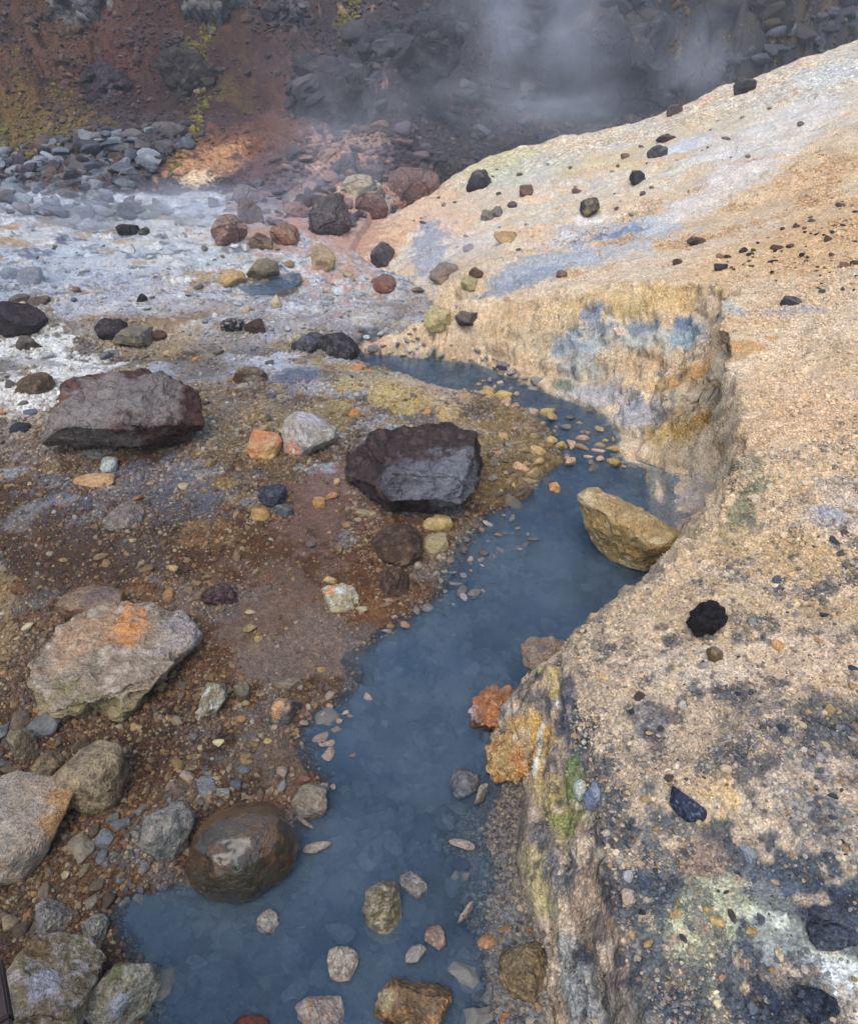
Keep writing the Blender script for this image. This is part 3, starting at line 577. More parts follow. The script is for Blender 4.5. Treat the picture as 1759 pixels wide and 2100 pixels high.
def solve(u0, v0, u1, v1, hr=.7, bury=.25, z0=None):
    """where a rock seen in this box stands on the ground, and its width, depth and height in metres"""
    uc, vc = (u0+u1)/2, (v0+v1)/2; d = ray(uc, vc); _, t = hit(uc, v1-.25*(v1-v0))
    for it in range(3):
        al = math.atan(abs(1050-vc)/FOC); w = (u1-u0)/FOC*t; e = (v1-v0)/FOC*t*math.cos(al)
        ph = math.asin(min(1, max(.03, -d[2]/np.linalg.norm(d)))); h = hr*w
        dd = math.sqrt(max(1e-9, e*e-(h*math.cos(ph))**2))/math.sin(ph); dd = min(max(dd, .5*w), 1.25*w)
        h = math.sqrt(max(1e-9, e*e-(dd*math.sin(ph))**2))/math.cos(ph); h = min(max(h, .3*min(w, dd)), 1.5*w)
        h /= (1-.5*bury)
        if it == 2 and t < 6: w *= .93; dd *= .90; h *= .94
        ts = np.linspace(t*.75, t*1.3, 240); g = (zgrid(d[0]*ts, d[1]*ts) if z0 is None else np.full(240, z0))+h*(.5-bury)
        k = np.argmax(CAM_H+d[2]*ts < g); 
        if CAM_H+d[2]*ts[k] < g[k]: t = ts[k]
    p = np.array([0, 0, CAM_H])+d*t
    return p, (w, dd, h)

_seed = [100]; CLEAR = []; REFS = []
CUT = (' with ', ' beside ', ' on ', ' in ', ' at ', ' left ', ' right ', ' under ', ' behind ', ' by ', ' amid ', ' above ', ' below ', ' before ', ' standing ', ' alone ', ' cut ', ' leaning ', ' shining ', ' touching ', ' near ', ' topping ', ' reaching ', ' set ', ' half ', ' among ', ' against ', ' of ', ', ', ' nearest ', ' loose ')
def short(label):
    i = min([label.find(c) for c in CUT if label.find(c) > 0]+[len(label)]); return label[:i]
def rock(name, label, cat, box_px, mat, level, c1, c2, c3=None, hr=.7, bury=.34, top=None, patches=(), foot=None, group=None, hull_px=None, cf=5.0, topth=.45, topsoft=.25, z0=None, **kw):
    _seed[0] += 1; sd = kw.pop('seed', _seed[0])
    if hull_px is not None:
        H = np.array([at_z(u, v, z) for u, v, z in hull_px]); p = H.mean(0)
        P, F, o = rock_shape(level, None, sd, hull=[tuple(q) for q in H-p], **kw)
    else:
        p, dims = solve(*box_px, hr=hr, bury=bury, z0=z0); CLEAR.append((p[0], p[1], max(dims[0], dims[1])*.5)); P, F, o = rock_shape(level, dims, sd, **kw)
    if z0 is not None and foot is None: foot = (-(1-2*bury)+.16, tuple(int(q*.52) for q in c1))      # wet band at the waterline
    c = rock_colour(P, F, o, c1, c2, c3, top, patches, foot, cf, topth, topsoft)
    ob = add(name, mesh_np(name, P, F, c), M[mat], loc=p); tag(ob, label, cat, group)
    if box_px is not None: REFS.append(((box_px[0]+box_px[2])/2, (box_px[1]+box_px[3])/2, short(label)))
    else: REFS.append((1290, 1100, 'ochre yellow boulder'))
    return ob

DB, BR, GR, NV = (58, 44, 42), (84, 62, 50), (112, 108, 104), (46, 50, 62)
# the large ones
rock('boulder', 'largest brown boulder with flat grey lichened top, far left of the stream', 'boulder', (88, 776, 426, 950), 'basalt', 7, (80, 52, 44), (64, 43, 37), (94, 64, 52), hr=.46, bury=.16, box=2.5, npl=7, cut=(.72, .95), lump=.22, rough=.28, seed=511,
     planes=[(-.12, -.22, .96, .46), (.05, -.80, -.55, .50), (.80, -.15, .60, .58), (-.85, -.3, .45, .76), (.6, -.6, -.4, .68), (.3, -.75, .55, .66)],
     patches=[(-.45, -.5, .6, 1.0, (124, 114, 107), .95), (.05, -.1, .8, .85, (126, 117, 111), .95), (.35, .3, .8, .5, (116, 108, 103), .9), (-.95, -.1, .6, .40, (104, 64, 48), .9)], cf=4)
rock('boulder', 'blocky dark brown boulder with grey crusted face beside the stream', 'boulder', (702, 882, 1003, 1063), 'basalt', 7, (62, 49, 46), (50, 40, 38), (78, 63, 58), hr=.5, bury=.16, box=3.4, npl=8, cut=(.74, .97), lump=.16, rough=.30, seed=512,
     planes=[(.05, -.22, .97, .62), (-.80, -.35, .45, .66), (-.1, -.92, .35, .74), (.0, -.75, -.6, .66), (.96, -.2, .1, .85), (-.75, -.55, -.3, .72)],
     patches=[(.6, -.9, .35, .7, (116, 117, 123), .85), (.1, -.95, .5, .55, (102, 102, 108), .8), (.95, -.4, .0, .7, (118, 118, 120), .85), (-.4, -.9, .55, .4, (92, 90, 96), .7)], cf=7)
rock('boulder', 'ochre yellow wedge-shaped boulder leaning out over the stream', 'boulder', None, 'crust', 7, (190, 158, 102), (172, 140, 86), (202, 180, 134), rough=.20, seed=503, cf=5,
     hull_px=[(1172, 1012, .36), (1205, 1000, .40), (1182, 1050, .22), (1228, 1135, .0), (1280, 1180, -.12), (1402, 1185, -.08), (1418, 1140, .22), (1390, 1098, .36), (1300, 1040, .40), (1215, 1002, .16), (1330, 1050, .0), (1410, 1112, -.05), (1240, 1100, -.12), (1260, 1080, .30), (1340, 1120, .34)],
     patches=[(-1, .2, .9, .5, (196, 176, 140), .9), (-.3, .6, 1.0, .6, (170, 138, 96), .8), (.1, -.6, .0, .4, (188, 150, 84), .6)], foot=(-.45, (150, 142, 136)))
rock('wet_boulder', 'wet olive brown rounded boulder shining at the edge of the water', 'boulder', (375, 1642, 620, 1857), 'wet', 6, (66, 47, 20), (50, 38, 18), (86, 60, 24), hr=.72, bury=.12, box=2.1, npl=7, cut=(.8, .97), lump=.10, rough=.06, yaw=.5, elong=1.25, seed=504,
     patches=[(.3, .3, 1.0, .5, (92, 74, 50), .7), (-.6, .4, .7, .5, (98, 68, 28), .7), (0, -.9, 0, .8, (40, 40, 18), .7), (-.1, -.1, .9, .4, (66, 56, 44), .6)])
rock('crusted_slab', 'large pale crusted slab with an orange stain on the left flat', 'rock', (88, 1240, 412, 1478), 'crust', 7, (158, 140, 118), (138, 122, 102), (172, 158, 140), hr=.28, bury=.40, box=2.8, npl=9, cut=(.7, .95), lump=.35, rough=.34, seed=505, flat=2.0,
     planes=[(-.05, -.12, .98, .42)], patches=[(.05, .25, .6, .45, (196, 136, 78), .9), (-.45, .1, .6, .5, (168, 136, 106), .8), (-.2, -.9, .0, .7, (134, 122, 82), .8), (.8, .3, .5, .5, (166, 156, 152), .8)])
rock('rock', 'brown and orange lumpy rock behind the pale crusted slab', 'rock', (115, 1203, 268, 1290), 'crust', 5, (128, 98, 72), (150, 120, 92), (100, 78, 66), hr=.5, bury=.3, rough=.16, patches=[(.3, -.2, .8, .5, (112, 96, 92), .8)])
rock('rock', 'pale slab with orange rim cut by the left edge, above the corner boulder', 'rock', (-120, 1603, 152, 1812), 'crust', 5, (164, 152, 136), (148, 132, 114), (120, 114, 106), hr=.4, bury=.25, box=3, planes=[(0, -.1, .99, .5)], rough=.1, yaw=.35, patches=[(.8, .3, .4, .6, (164, 122, 72), .85), (.3, .8, .5, .5, (160, 124, 80), .7)])
rock('rock', 'round pale tan rock with dark crusted side by the left edge', 'rock', (118, 1518, 264, 1667), 'crust', 5, (156, 138, 106), (136, 116, 86), (96, 80, 60), hr=.85, bury=.18, rough=.16, lump=.1, npl=5, patches=[(.9, 0, -.1, .7, (84, 72, 54), .8), (-.9, .2, .1, .6, (104, 88, 60), .8)])
rock('boulder', 'pitted pale boulder with mossy hollows in the near left corner', 'boulder', (172, 1955, 328, 2118), 'crust', 6, (170, 164, 142), (148, 142, 122), (118, 110, 84), hr=.7, bury=.2, box=3, rough=.16, patches=[(-.1, .2, 1, .3, (92, 96, 52), .8), (.3, -.6, .6, .4, (166, 170, 172), .8)])
rock('boulder', 'mottled olive and lilac boulder beside the wooden boardwalk', 'boulder', (15, 1905, 210, 2125), 'crust', 6, (134, 122, 92), (110, 96, 66), (160, 152, 150), hr=.7, bury=.2, box=2.8, rough=.2, patches=[(.1, -.3, .9, .35, (160, 156, 164), .8), (-.3, .5, .8, .4, (110, 84, 46), .7), (.3, .3, .9, .3, (84, 84, 44), .7)])
rock('rock', 'white and pink crusted rock left of the dark stream boulder', 'rock', (574, 846, 692, 942), 'crust', 5, (186, 176, 166), (168, 156, 142), (196, 190, 186), hr=.75, bury=.2, rough=.12, patches=[(-.4, -.5, -.2, .5, (196, 134, 98), .85), (.2, .2, 1, .5, (190, 186, 188), .8)])
rock('rock', 'bright orange angular rock beside the white and pink one', 'rock', (506, 884, 582, 947), 'soft', 5, (188, 132, 84), (196, 160, 114), (176, 114, 70), hr=.7, bury=.25, rough=.1, patches=[(.5, -.7, -.2, .6, (204, 172, 110), .85), (-.2, 0, .9, .6, (188, 120, 76), .8)])
rock('rock', 'black brown angular rock cut by the left edge on the far flat', 'rock', (-60, 623, 94, 688), 'basalt', 5, (50, 42, 44), (40, 34, 36), (66, 56, 54), hr=.55, bury=.2, planes=[(.6, -.2, .7, .55)])
rock('rock', 'black rock with pale foot behind the brown boulder', 'rock', (198, 655, 268, 697), 'basalt', 5, (48, 44, 46), (36, 34, 36), (70, 62, 58), hr=.55, bury=.25)
rock('rock', 'grey ochre mottled rock leaning on the black rock', 'rock', (240, 668, 312, 713), 'crust', 5, (118, 112, 96), (92, 92, 92), (142, 122, 76), hr=.5, bury=.25)
rock('rock', 'low red brown rock at the end of the black pair', 'rock', (300, 680, 345, 700), 'basalt', 4, (92, 62, 46), (74, 52, 42), hr=.4)
rock('rock', 'black and white patched rock, left of a pair on the flat', 'rock', (453, 654, 500, 684), 'basalt', 5, (56, 46, 44), (44, 38, 38), (150, 140, 132), hr=.6)
rock('rock', 'smooth dark brown dome rock, right of a pair on the flat', 'rock', (502, 656, 547, 686), 'basalt', 5, (72, 56, 48), (60, 48, 42), hr=.65, rough=.05)
rock('rock', 'cracked black double-backed rock at the head of the pool', 'rock', (650, 684, 737, 748), 'basalt', 5, (52, 46, 48), (44, 40, 44), (84, 80, 82), hr=.5, yaw=-.5, elong=1.5, rough=.1)
rock('rock', 'dark brown low rock touching the cracked black one', 'rock', (600, 682, 668, 728), 'basalt', 5, (70, 60, 50), (92, 92, 98), (56, 48, 42), hr=.5)
rock('rock', 'brown white dome rock on the grey flat before the pool', 'rock', (476, 753, 550, 800), 'crust', 5, (92, 72, 52), (128, 112, 90), (74, 58, 46), hr=.65, patches=[(.3, -.6, 0, .5, (170, 158, 140), .7)])
rock('rock', 'brown mottled rock on white crust behind the brown boulder', 'rock', (34, 766, 112, 812), 'crust', 5, (88, 70, 52), (108, 92, 70), (66, 52, 42), hr=.5)
rock('stone', 'small black flat stone left of the largest boulder', 'stone', (21, 866, 67, 892), 'basalt', 4, (48, 48, 52), (40, 40, 44), hr=.4)
rock('rock', 'blue grey rock with brown tip amid gravel', 'rock', (213, 1028, 298, 1090), 'crust', 5, (110, 104, 100), (86, 68, 56), (136, 126, 116), hr=.5, bury=.3)
rock('rock', 'dark blue black jagged rock by the orange stones', 'rock', (528, 1000, 592, 1048), 'crust', 5, (62, 64, 74), (48, 50, 58), (88, 88, 94), hr=.6, rough=.25)
rock('rock', 'grey angular stone at the foot of the blue black rock', 'stone', (556, 1036, 604, 1066), 'crust', 4, (96, 98, 100), (70, 72, 76), hr=.6)
rock('stone', 'ochre yellow stone below the blue black rock', 'stone', (514, 1038, 556, 1072), 'soft', 4, (176, 138, 72), (140, 104, 58), hr=.7)
rock('stone', 'long flat orange stone on bluish gravel', 'stone', (149, 971, 242, 1000), 'soft', 4, (176, 128, 80), (188, 152, 104), hr=.2, bury=.3, yaw=.15, elong=1.5)
rock('stone', 'white crusted stone above the long orange one', 'stone', (203, 938, 246, 972), 'crust', 4, (186, 190, 184), (150, 156, 156), hr=.5)
rock('stone', 'small amber stone alone on the brown mud', 'stone', (642, 1021, 669, 1044), 'soft', 4, (190, 146, 82), (168, 126, 74), hr=.7)
rock('stone', 'tan flat stone on mud left of the dark stream boulder', 'stone', (724, 1044, 778, 1064), 'soft', 4, (156, 138, 100), (136, 120, 88), hr=.3)
rock('stone', 'rounded yellow stone under the dark stream boulder', 'stone', (863, 1060, 932, 1094), 'soft', 4, (192, 168, 106), (170, 146, 92), hr=.5)
rock('stone', 'pale yellow stone, lower of two under the dark boulder', 'stone', (864, 1093, 922, 1138), 'soft', 4, (176, 162, 116), (156, 142, 100), hr=.6)
rock('rock', 'low dark brown mound of rock by the shore shoal', 'rock', (755, 1070, 872, 1168), 'basalt', 5, (78, 58, 44), (64, 48, 38), (96, 78, 60), hr=.4, bury=.35)
rock('rock', 'dark brown domed rock beside the gravel shoal', 'rock', (778, 1158, 842, 1232), 'basalt', 5, (78, 58, 46), (66, 48, 40), (104, 84, 64), hr=.7)
rock('rock', 'dark plum brown rounded rock amid the brown gravel', 'rock', (411, 1197, 492, 1247), 'basalt', 5, (74, 54, 52), (60, 44, 42), (98, 78, 76), hr=.55)
rock('rock', 'cream rock with white orange cap on brown gravel', 'rock', (655, 1200, 737, 1260), 'crust', 5, (182, 168, 124), (164, 150, 110), (192, 188, 176), hr=.6, patches=[(-.4, .1, .9, .45, (206, 150, 104), .85), (.1, 0, 1, .4, (200, 200, 198), .8)])
rock('rock', 'white rimmed crusty lump beside the pale crusted slab', 'rock', (402, 1403, 467, 1483), 'crust', 5, (150, 138, 104), (196, 194, 184), (122, 106, 70), hr=.8, rough=.28)
rock('stone', 'small upright olive stone right of the crusty lump', 'stone', (477, 1398, 514, 1442), 'crust', 4, (118, 108, 86), (98, 88, 70), hr=.9)
rock('rock', 'flat olive grey stone above the orange grey block', 'stone', (558, 1383, 630, 1420), 'crust', 4, (122, 108, 84), (102, 92, 76), hr=.35)
rock('rock', 'angular block with orange face and grey flank near the shore', 'rock', (543, 1418, 617, 1488), 'crust', 5, (110, 104, 98), (90, 86, 82), hr=.8, box=3.5, patches=[(-.2, -.5, .7, .7, (196, 150, 104), .85)])
rock('rock', 'grey tan rock touching the water above the wet boulder', 'rock', (594, 1604, 677, 1683), 'soft', 5, (124, 112, 92), (104, 96, 86), (140, 132, 118), hr=.7, bury=.2)
rock('stone', 'small red brown stone on top of the grey tan rock', 'stone', (610, 1588, 642, 1610), 'soft', 4, (112, 66, 54), (94, 58, 48), hr=.6)
rock('rock', 'long pale grey porous slab left of the wet boulder', 'rock', (300, 1620, 400, 1800), 'crust', 5, (136, 134, 126), (118, 116, 110), (150, 146, 136), hr=.3, bury=.3, yaw=.9, elong=1.6)
rock('rock', 'blue grey flat stone near the wet boulder', 'stone', (398, 1588, 447, 1638), 'soft', 4, (104, 110, 118), (92, 98, 104), hr=.3)
rock('rock', 'lumpy grey blue rock in the lower left rubble', 'rock', (66, 1838, 150, 1926), 'crust', 5, (118, 116, 112), (98, 96, 92), (140, 134, 122), hr=.6, rough=.2)
rock('rock', 'pale grey pointed rock above the corner boulder', 'rock', (158, 1868, 222, 1950), 'crust', 5, (140, 138, 128), (118, 114, 100), (160, 156, 146), hr=.8)
rock('rock', 'olive rock in the rubble at the left edge', 'rock', (20, 1490, 78, 1570), 'crust', 5, (112, 100, 76), (90, 82, 66), (132, 116, 84), hr=.7)
rock('rock', 'ochre brown rock left of the round tan rock', 'rock', (70, 1540, 132, 1600), 'crust', 5, (118, 96, 62), (96, 80, 56), (134, 118, 82), hr=.6)
# standing in the water
rock('rock', 'dark grey smooth rock standing alone in the stream', 'rock', (917, 1572, 988, 1642), 'soft', 5, (92, 98, 106), (76, 82, 90), (116, 118, 122), hr=.6, bury=.4, yaw=.6, elong=1.2, z0=0.0)
rock('rock', 'olive crusted rock with pale drips standing in the near water', 'rock', (742, 1790, 828, 1935), 'crust', 5, (128, 118, 90), (104, 98, 78), (156, 148, 128), hr=.9, bury=.35, rough=.2, foot=(-.3, (164, 152, 136)), z0=0.0)
rock('rock', 'thin pale grey shard beside the olive crusted rock', 'stone', (816, 1785, 882, 1855), 'crust', 4, (132, 128, 128), (110, 110, 114), (160, 146, 130), hr=.3, bury=.5, yaw=-.9, elong=1.6, z0=0.0)
rock('rock', 'oval cream speckled rock in the near water', 'rock', (667, 1936, 738, 2018), 'crust', 5, (172, 160, 142), (150, 138, 122), (190, 180, 164), hr=.5, bury=.4, z0=0.0)
rock('stone', 'red brown rimmed stone, right of the olive crusted rock', 'stone', (869, 1898, 917, 1952), 'crust', 4, (140, 112, 100), (120, 104, 96), (160, 142, 128), hr=.7, bury=.4, z0=0.0)
rock('stone', 'pale pointed stone in the near water left of the red brown one', 'stone', (829, 1937, 876, 1984), 'soft', 4, (158, 152, 146), (134, 130, 128), hr=.6, bury=.4, yaw=.7, elong=1.5, z0=0.0)
rock('rock', 'white rock with rust veins at the bottom of the frame', 'rock', (604, 2028, 708, 2125), 'crust', 5, (176, 164, 152), (158, 148, 140), (172, 120, 84), hr=.7, bury=.3, yaw=.5, elong=1.2, z0=0.0)
rock('rock', 'rusty orange brown crusted rock at the bottom of the frame', 'rock', (762, 1993, 934, 2145), 'crust', 6, (122, 92, 58), (98, 76, 52), (158, 112, 66), hr=.6, bury=.3, rough=.26, patches=[(-.8, .2, .4, .4, (164, 150, 116), .8)], z0=0.0)
rock('stone', 'smooth red brown stone cut by the bottom edge', 'stone', (468, 2078, 555, 2130), 'soft', 5, (104, 58, 46), (88, 50, 42), hr=.6, bury=.3, rough=.04, z0=0.0)
rock('rock', 'lumpy olive brown rock at the foot of the near bank', 'rock', (1020, 1925, 1134, 2065), 'crust', 5, (112, 92, 56), (82, 70, 48), (140, 118, 78), hr=.6, bury=.3, rough=.32, lump=.3)
rock('stone', 'cracked white stone standing below the wet boulder', 'stone', (524, 1857, 573, 1917), 'crust', 4, (176, 166, 154), (150, 142, 134), (130, 104, 84), hr=.8, bury=.3, rough=.2, z0=0.0)
rock('mineral_lump', 'bright rust orange mineral lump at the foot of the yellow bank', 'rock', (958, 1405, 1088, 1506), 'crust', 6, (174, 108, 58), (190, 134, 80), (150, 90, 50), z0=.02, hr=.45, bury=.3, box=2.0, npl=5, rough=.6, lump=.45, patches=[(-.9, -.3, 0, .4, (196, 176, 164), .85), (.1, .9, .5, .4, (140, 116, 96), .6)])
rock('mineral_lump', 'amber crust under the rust orange lump with white seams', 'rock', (995, 1490, 1100, 1610), 'crust', 6, (196, 156, 96), (184, 130, 74), (206, 176, 122), hr=.5, bury=.45, box=2.0, npl=5, rough=.55, lump=.45, patches=[(.3, 0, .9, .25, (220, 204, 176), .8)])
rock('stone', 'grey orange stone tongue reaching into the stream from the bank', 'rock', (1066, 1308, 1174, 1388), 'crust', 5, (130, 116, 100), (108, 102, 98), (164, 118, 78), hr=.3, bury=.4, rough=.4, lump=.4)
rock('stone', 'orange stone in the shallows opposite the dark stream boulder', 'stone', (1125, 986, 1151, 1014), 'soft', 4, (200, 138, 84), (206, 160, 112), hr=.8, z0=0.0)
# right bank
rock('lava_stone', 'matte black porous lava stone on the tan pebbly bank', 'stone', (1410, 1232, 1490, 1308), 'crust', 5, (22, 19, 19), (16, 14, 15), (32, 28, 27), hr=.8, bury=.2, box=2.0, rough=.42, lump=.4, npl=0)
rock('stone', 'olive brown round stone below the black lava stone', 'stone', (1449, 1323, 1481, 1362), 'soft', 4, (116, 98, 66), (98, 84, 58), hr=.7)
rock('stone', 'smooth navy black stone beside the yellow sand patch', 'stone', (1370, 1606, 1443, 1686), 'soft', 5, (46, 52, 68), (36, 40, 54), (88, 98, 118), hr=.5, yaw=-.7, elong=1.5, rough=.06)
rock('stone', 'blue grey slate stone set in the green bank face', 'stone', (1196, 1600, 1232, 1668), 'soft', 4, (128, 138, 158), (112, 122, 142), hr=.9, bury=.4)
rock('stone', 'white scaled stone beside the blue grey one in the bank', 'stone', (1174, 1592, 1204, 1650), 'crust', 4, (206, 212, 196), (186, 192, 178), hr=.9, bury=.45)
rock('stone', 'cream oval stone on the bank, lower of two pale ones', 'stone', (1272, 1820, 1302, 1862), 'soft', 4, (200, 178, 152), (184, 160, 138), hr=.6)
rock('stone', 'white oval stone on the bank above the cream one', 'stone', (1276, 1782, 1298, 1812), 'soft', 4, (190, 188, 190), (170, 168, 172), hr=.6)
rock('stone', 'grey long stone standing in the dark gravel of the bank', 'stone', (1515, 1730, 1546, 1774), 'soft', 4, (144, 150, 158), (124, 130, 138), hr=.6, yaw=-.9, elong=1.8)
rock('rock', 'black wedge rock half buried in the near right corner', 'rock', (1630, 2020, 1720, 2110), 'basalt', 5, (44, 50, 62), (34, 38, 48), (66, 72, 82), hr=.5)
rock('rock', 'dark slate outcrop stone near the right edge of the bank', 'rock', (1650, 1880, 1759, 1950), 'basalt', 5, (64, 70, 80), (50, 54, 64), (88, 92, 100), hr=.35, bury=.4)
rock('clay_block', 'grey clay slab overhanging the dark hollow in the undercut bank', 'earth bank', (1448, 735, 1540, 800), 'soft', 5, (166, 154, 130), (146, 138, 120), (182, 156, 112), hr=.4, bury=.5, rough=.3, lump=.3, yaw=.6, elong=1.4)
for lab, b, yw in [('thin pale mineral shard pointing right from the wet boulder', (620, 1728, 682, 1748), .1), ('broken pale twig-like shard at the near right water edge', (918, 1722, 976, 1742), -.1), ('curved grey shard lying in the water by the beach', (936, 1848, 972, 1896), 1.0), ('grey strip of crust along the beach edge', (970, 1580, 1002, 1680), 1.35), ('pale shard between the wet boulder and the grey tan rock', (604, 1672, 646, 1700), -.7)]:
    rock('mineral_shard', lab, 'shard', b, 'crust', 3, (168, 154, 138), (140, 130, 122), hr=.15, bury=.2, yaw=yw, elong=5.0, z0=0.012)
# far right slope
for lab, b, cs in [
    ('hunched black rock on the pale slope nearest the ridge end', (956, 351, 1009, 397), ((48, 46, 50), (38, 36, 40))), ('red brown stone right of the hunched black rock', (1064, 380, 1093, 406), ((104, 66, 54), (84, 56, 48))),
    ('black upright rock alone in the middle of the slope', (1291, 351, 1325, 387), ((44, 42, 44), (34, 34, 36))), ('black rock with yellow crusted flank on the slope', (1188, 406, 1232, 447), ((44, 46, 48), (150, 136, 96))),
    ('pointed dark grey rock, upper of two on the slope', (1343, 276, 1384, 295), ((70, 60, 62), (54, 48, 52))), ('dark grey rounded rock, lower of two on the slope', (1326, 299, 1367, 330), ((60, 58, 62), (46, 44, 48))),
    ('largest black rock on the ridge line', (1502, 162, 1550, 200), ((44, 40, 42), (34, 32, 34))), ('brown grey rock on the ridge line', (1366, 216, 1399, 242), ((84, 72, 66), (66, 56, 54))),
    ('pale ochre boulder on the slope below the stones', (1012, 474, 1062, 505), ((198, 160, 104), (176, 140, 92))), ('round grey rock on the peach bank by the steam', (757, 499, 808, 548), ((84, 78, 80), (72, 66, 70))),
    ('olive grey stone in a cluster on the slope', (985, 432, 1012, 455), ((140, 134, 124), (118, 112, 106))), ('grey stone right in the cluster on the slope', (1005, 425, 1030, 448), ((128, 120, 116), (108, 102, 100))),
    ('dark grey small stone topping the cluster on the slope', (1040, 414, 1060, 430), ((92, 84, 84), (78, 70, 70))), ('brown flat stone above the undercut bank', (1410, 486, 1442, 504), ((82, 64, 54), (66, 52, 46))),
    ('black angular stone above the undercut bank', (1462, 541, 1492, 557), ((48, 42, 42), (38, 34, 34))), ('dark brown small stone left of the black angular one', (1378, 531, 1398, 546), ((96, 72, 58), (80, 60, 50))),
    ('dark grey stone beside the corner of the undercut', (1599, 606, 1638, 632), ((70, 70, 76), (54, 54, 60))), ('brown stone at the top of the blue seam', (1140, 556, 1162, 570), ((110, 84, 64), (90, 70, 56))),
    ('brown round rock on the toe of the slope', (960, 549, 992, 575), ((96, 70, 50), (78, 58, 44))), ('pale yellow stone under the brown round rock', (944, 565, 986, 592), ((200, 186, 130), (182, 168, 120))),
    ('black brown tilted rock by the yellow stone', (934, 638, 980, 670), ((70, 58, 50), (54, 46, 42))), ('round pale yellow boulder above the pool', (868, 633, 924, 677), ((204, 188, 132), (184, 168, 118))),
    ('red brown rock cap in the pale bank', (760, 565, 812, 600), ((140, 92, 76), (116, 80, 70))), ('brown grey boulder in the crest of the toe mound', (880, 540, 940, 580), ((150, 130, 112), (128, 110, 96))), ('pale tan crag at the toe of the slope', (640, 505, 690, 560), ((186, 160, 124), (164, 140, 110)))]:
    cs = tuple(tuple(min(255, int(q*1.28+6)) for q in c) if sum(c) < 190 else c for c in cs)
    hr = .75 if b[3]-b[1] > .7*(b[2]-b[0]) else .5
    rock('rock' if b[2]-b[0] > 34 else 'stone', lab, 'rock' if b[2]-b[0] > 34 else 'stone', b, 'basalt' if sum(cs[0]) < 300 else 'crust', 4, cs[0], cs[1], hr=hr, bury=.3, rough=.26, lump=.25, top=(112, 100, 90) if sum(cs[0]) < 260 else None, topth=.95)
# boulders in the steam
for lab, b, cs, hr in [
    ('tall grey block boulder standing in the steam', (633, 403, 720, 490), ((96, 88, 88), (80, 74, 76)), 1.0), ('red grey angular boulder right of the tall grey block', (728, 396, 796, 452), ((128, 98, 90), (108, 84, 80)), .8),
    ('big pinkish boulder at the left end of the steam', (438, 443, 506, 506), ((164, 130, 114), (140, 112, 102)), .8), ('brown upright boulder behind the pinkish one', (488, 408, 540, 466), ((120, 98, 80), (100, 82, 74)), 1.1),
    ('rounded brown boulder before the steaming rocks', (505, 478, 560, 518), ((136, 112, 92), (116, 96, 84)), .7), ('large smooth grey red slab against the ridge end', (792, 345, 900, 420), ((134, 104, 96), (112, 90, 86)), .6),
    ('blue grey boulder at the top of the steaming rocks', (676, 318, 740, 372), ((104, 98, 108), (88, 84, 94)), .8), ('dark grey boulder behind the cream crag', (735, 340, 790, 375), ((100, 88, 92), (86, 76, 80)), .6),
    ('cream yellow crag among the steaming rocks', (700, 360, 765, 400), ((206, 190, 150), (180, 160, 128)), .6), ('pale brown boulder left of the tall grey block', (580, 415, 636, 450), ((150, 120, 106), (128, 102, 94)), .6),
    ('orange brown cracked rock below the tall grey block', (555, 462, 612, 500), ((164, 122, 96), (134, 100, 84)), .6), ('grey purple boulder far left in the steam', (480, 385, 545, 425), ((118, 102, 106), (104, 90, 96)), .6),
    ('black flat rock at the far edge of the crust', (236, 458, 284, 482), ((62, 54, 56), (50, 44, 48)), .4), ('dark green grey rock right of the black flat rock', (283, 466, 307, 483), ((82, 80, 70), (66, 64, 58)), .7),
    ('pale grey pyramid boulder in the low steam', (178, 392, 224, 436), ((140, 142, 146), (118, 120, 126)), .9), ('white grey cube boulder on top of the talus pile', (238, 282, 264, 308), ((150, 154, 158), (130, 134, 140)), .9),
    ('tan orange rock beside the small hot pool', (454, 554, 504, 588), ((206, 168, 112), (186, 148, 100)), .6), ('olive brown rough rock behind the hot pool', (504, 534, 572, 574), ((134, 122, 96), (112, 104, 86)), .55),
    ('slate blue block at the right of the hot pool', (582, 558, 616, 592), ((112, 124, 136), (94, 106, 118)), .9), ('small round black stone alone on the pale flat', (282, 604, 301, 622), ((44, 42, 46), (36, 34, 38)), .8),
    ('olive rock cut by the left edge on the far flat', (18, 605, 62, 630), ((96, 92, 84), (78, 74, 70)), .5), ('low brown rock beside the olive one on the far flat', (60, 606, 100, 630), ((92, 80, 66), (112, 102, 84)), .4),
    ('grey hazy rock at the left of the far flat', (42, 546, 92, 580), ((128, 132, 140), (110, 114, 124)), .5), ('blue grey rock cut by the left edge in the mist', (5, 548, 44, 572), ((124, 132, 138), (108, 116, 122)), .5), ('dark olive stone standing in white crust', (30, 690, 84, 722), ((96, 90, 74), (80, 74, 62)), .6)]:
    rock('boulder' if b[2]-b[0] > 44 else 'rock', lab, 'boulder' if b[2]-b[0] > 44 else 'rock', b, 'far' if b[3] < 520 else 'crust', 4, cs[0], cs[1], hr=hr, bury=.2, rough=.2, lump=.22)
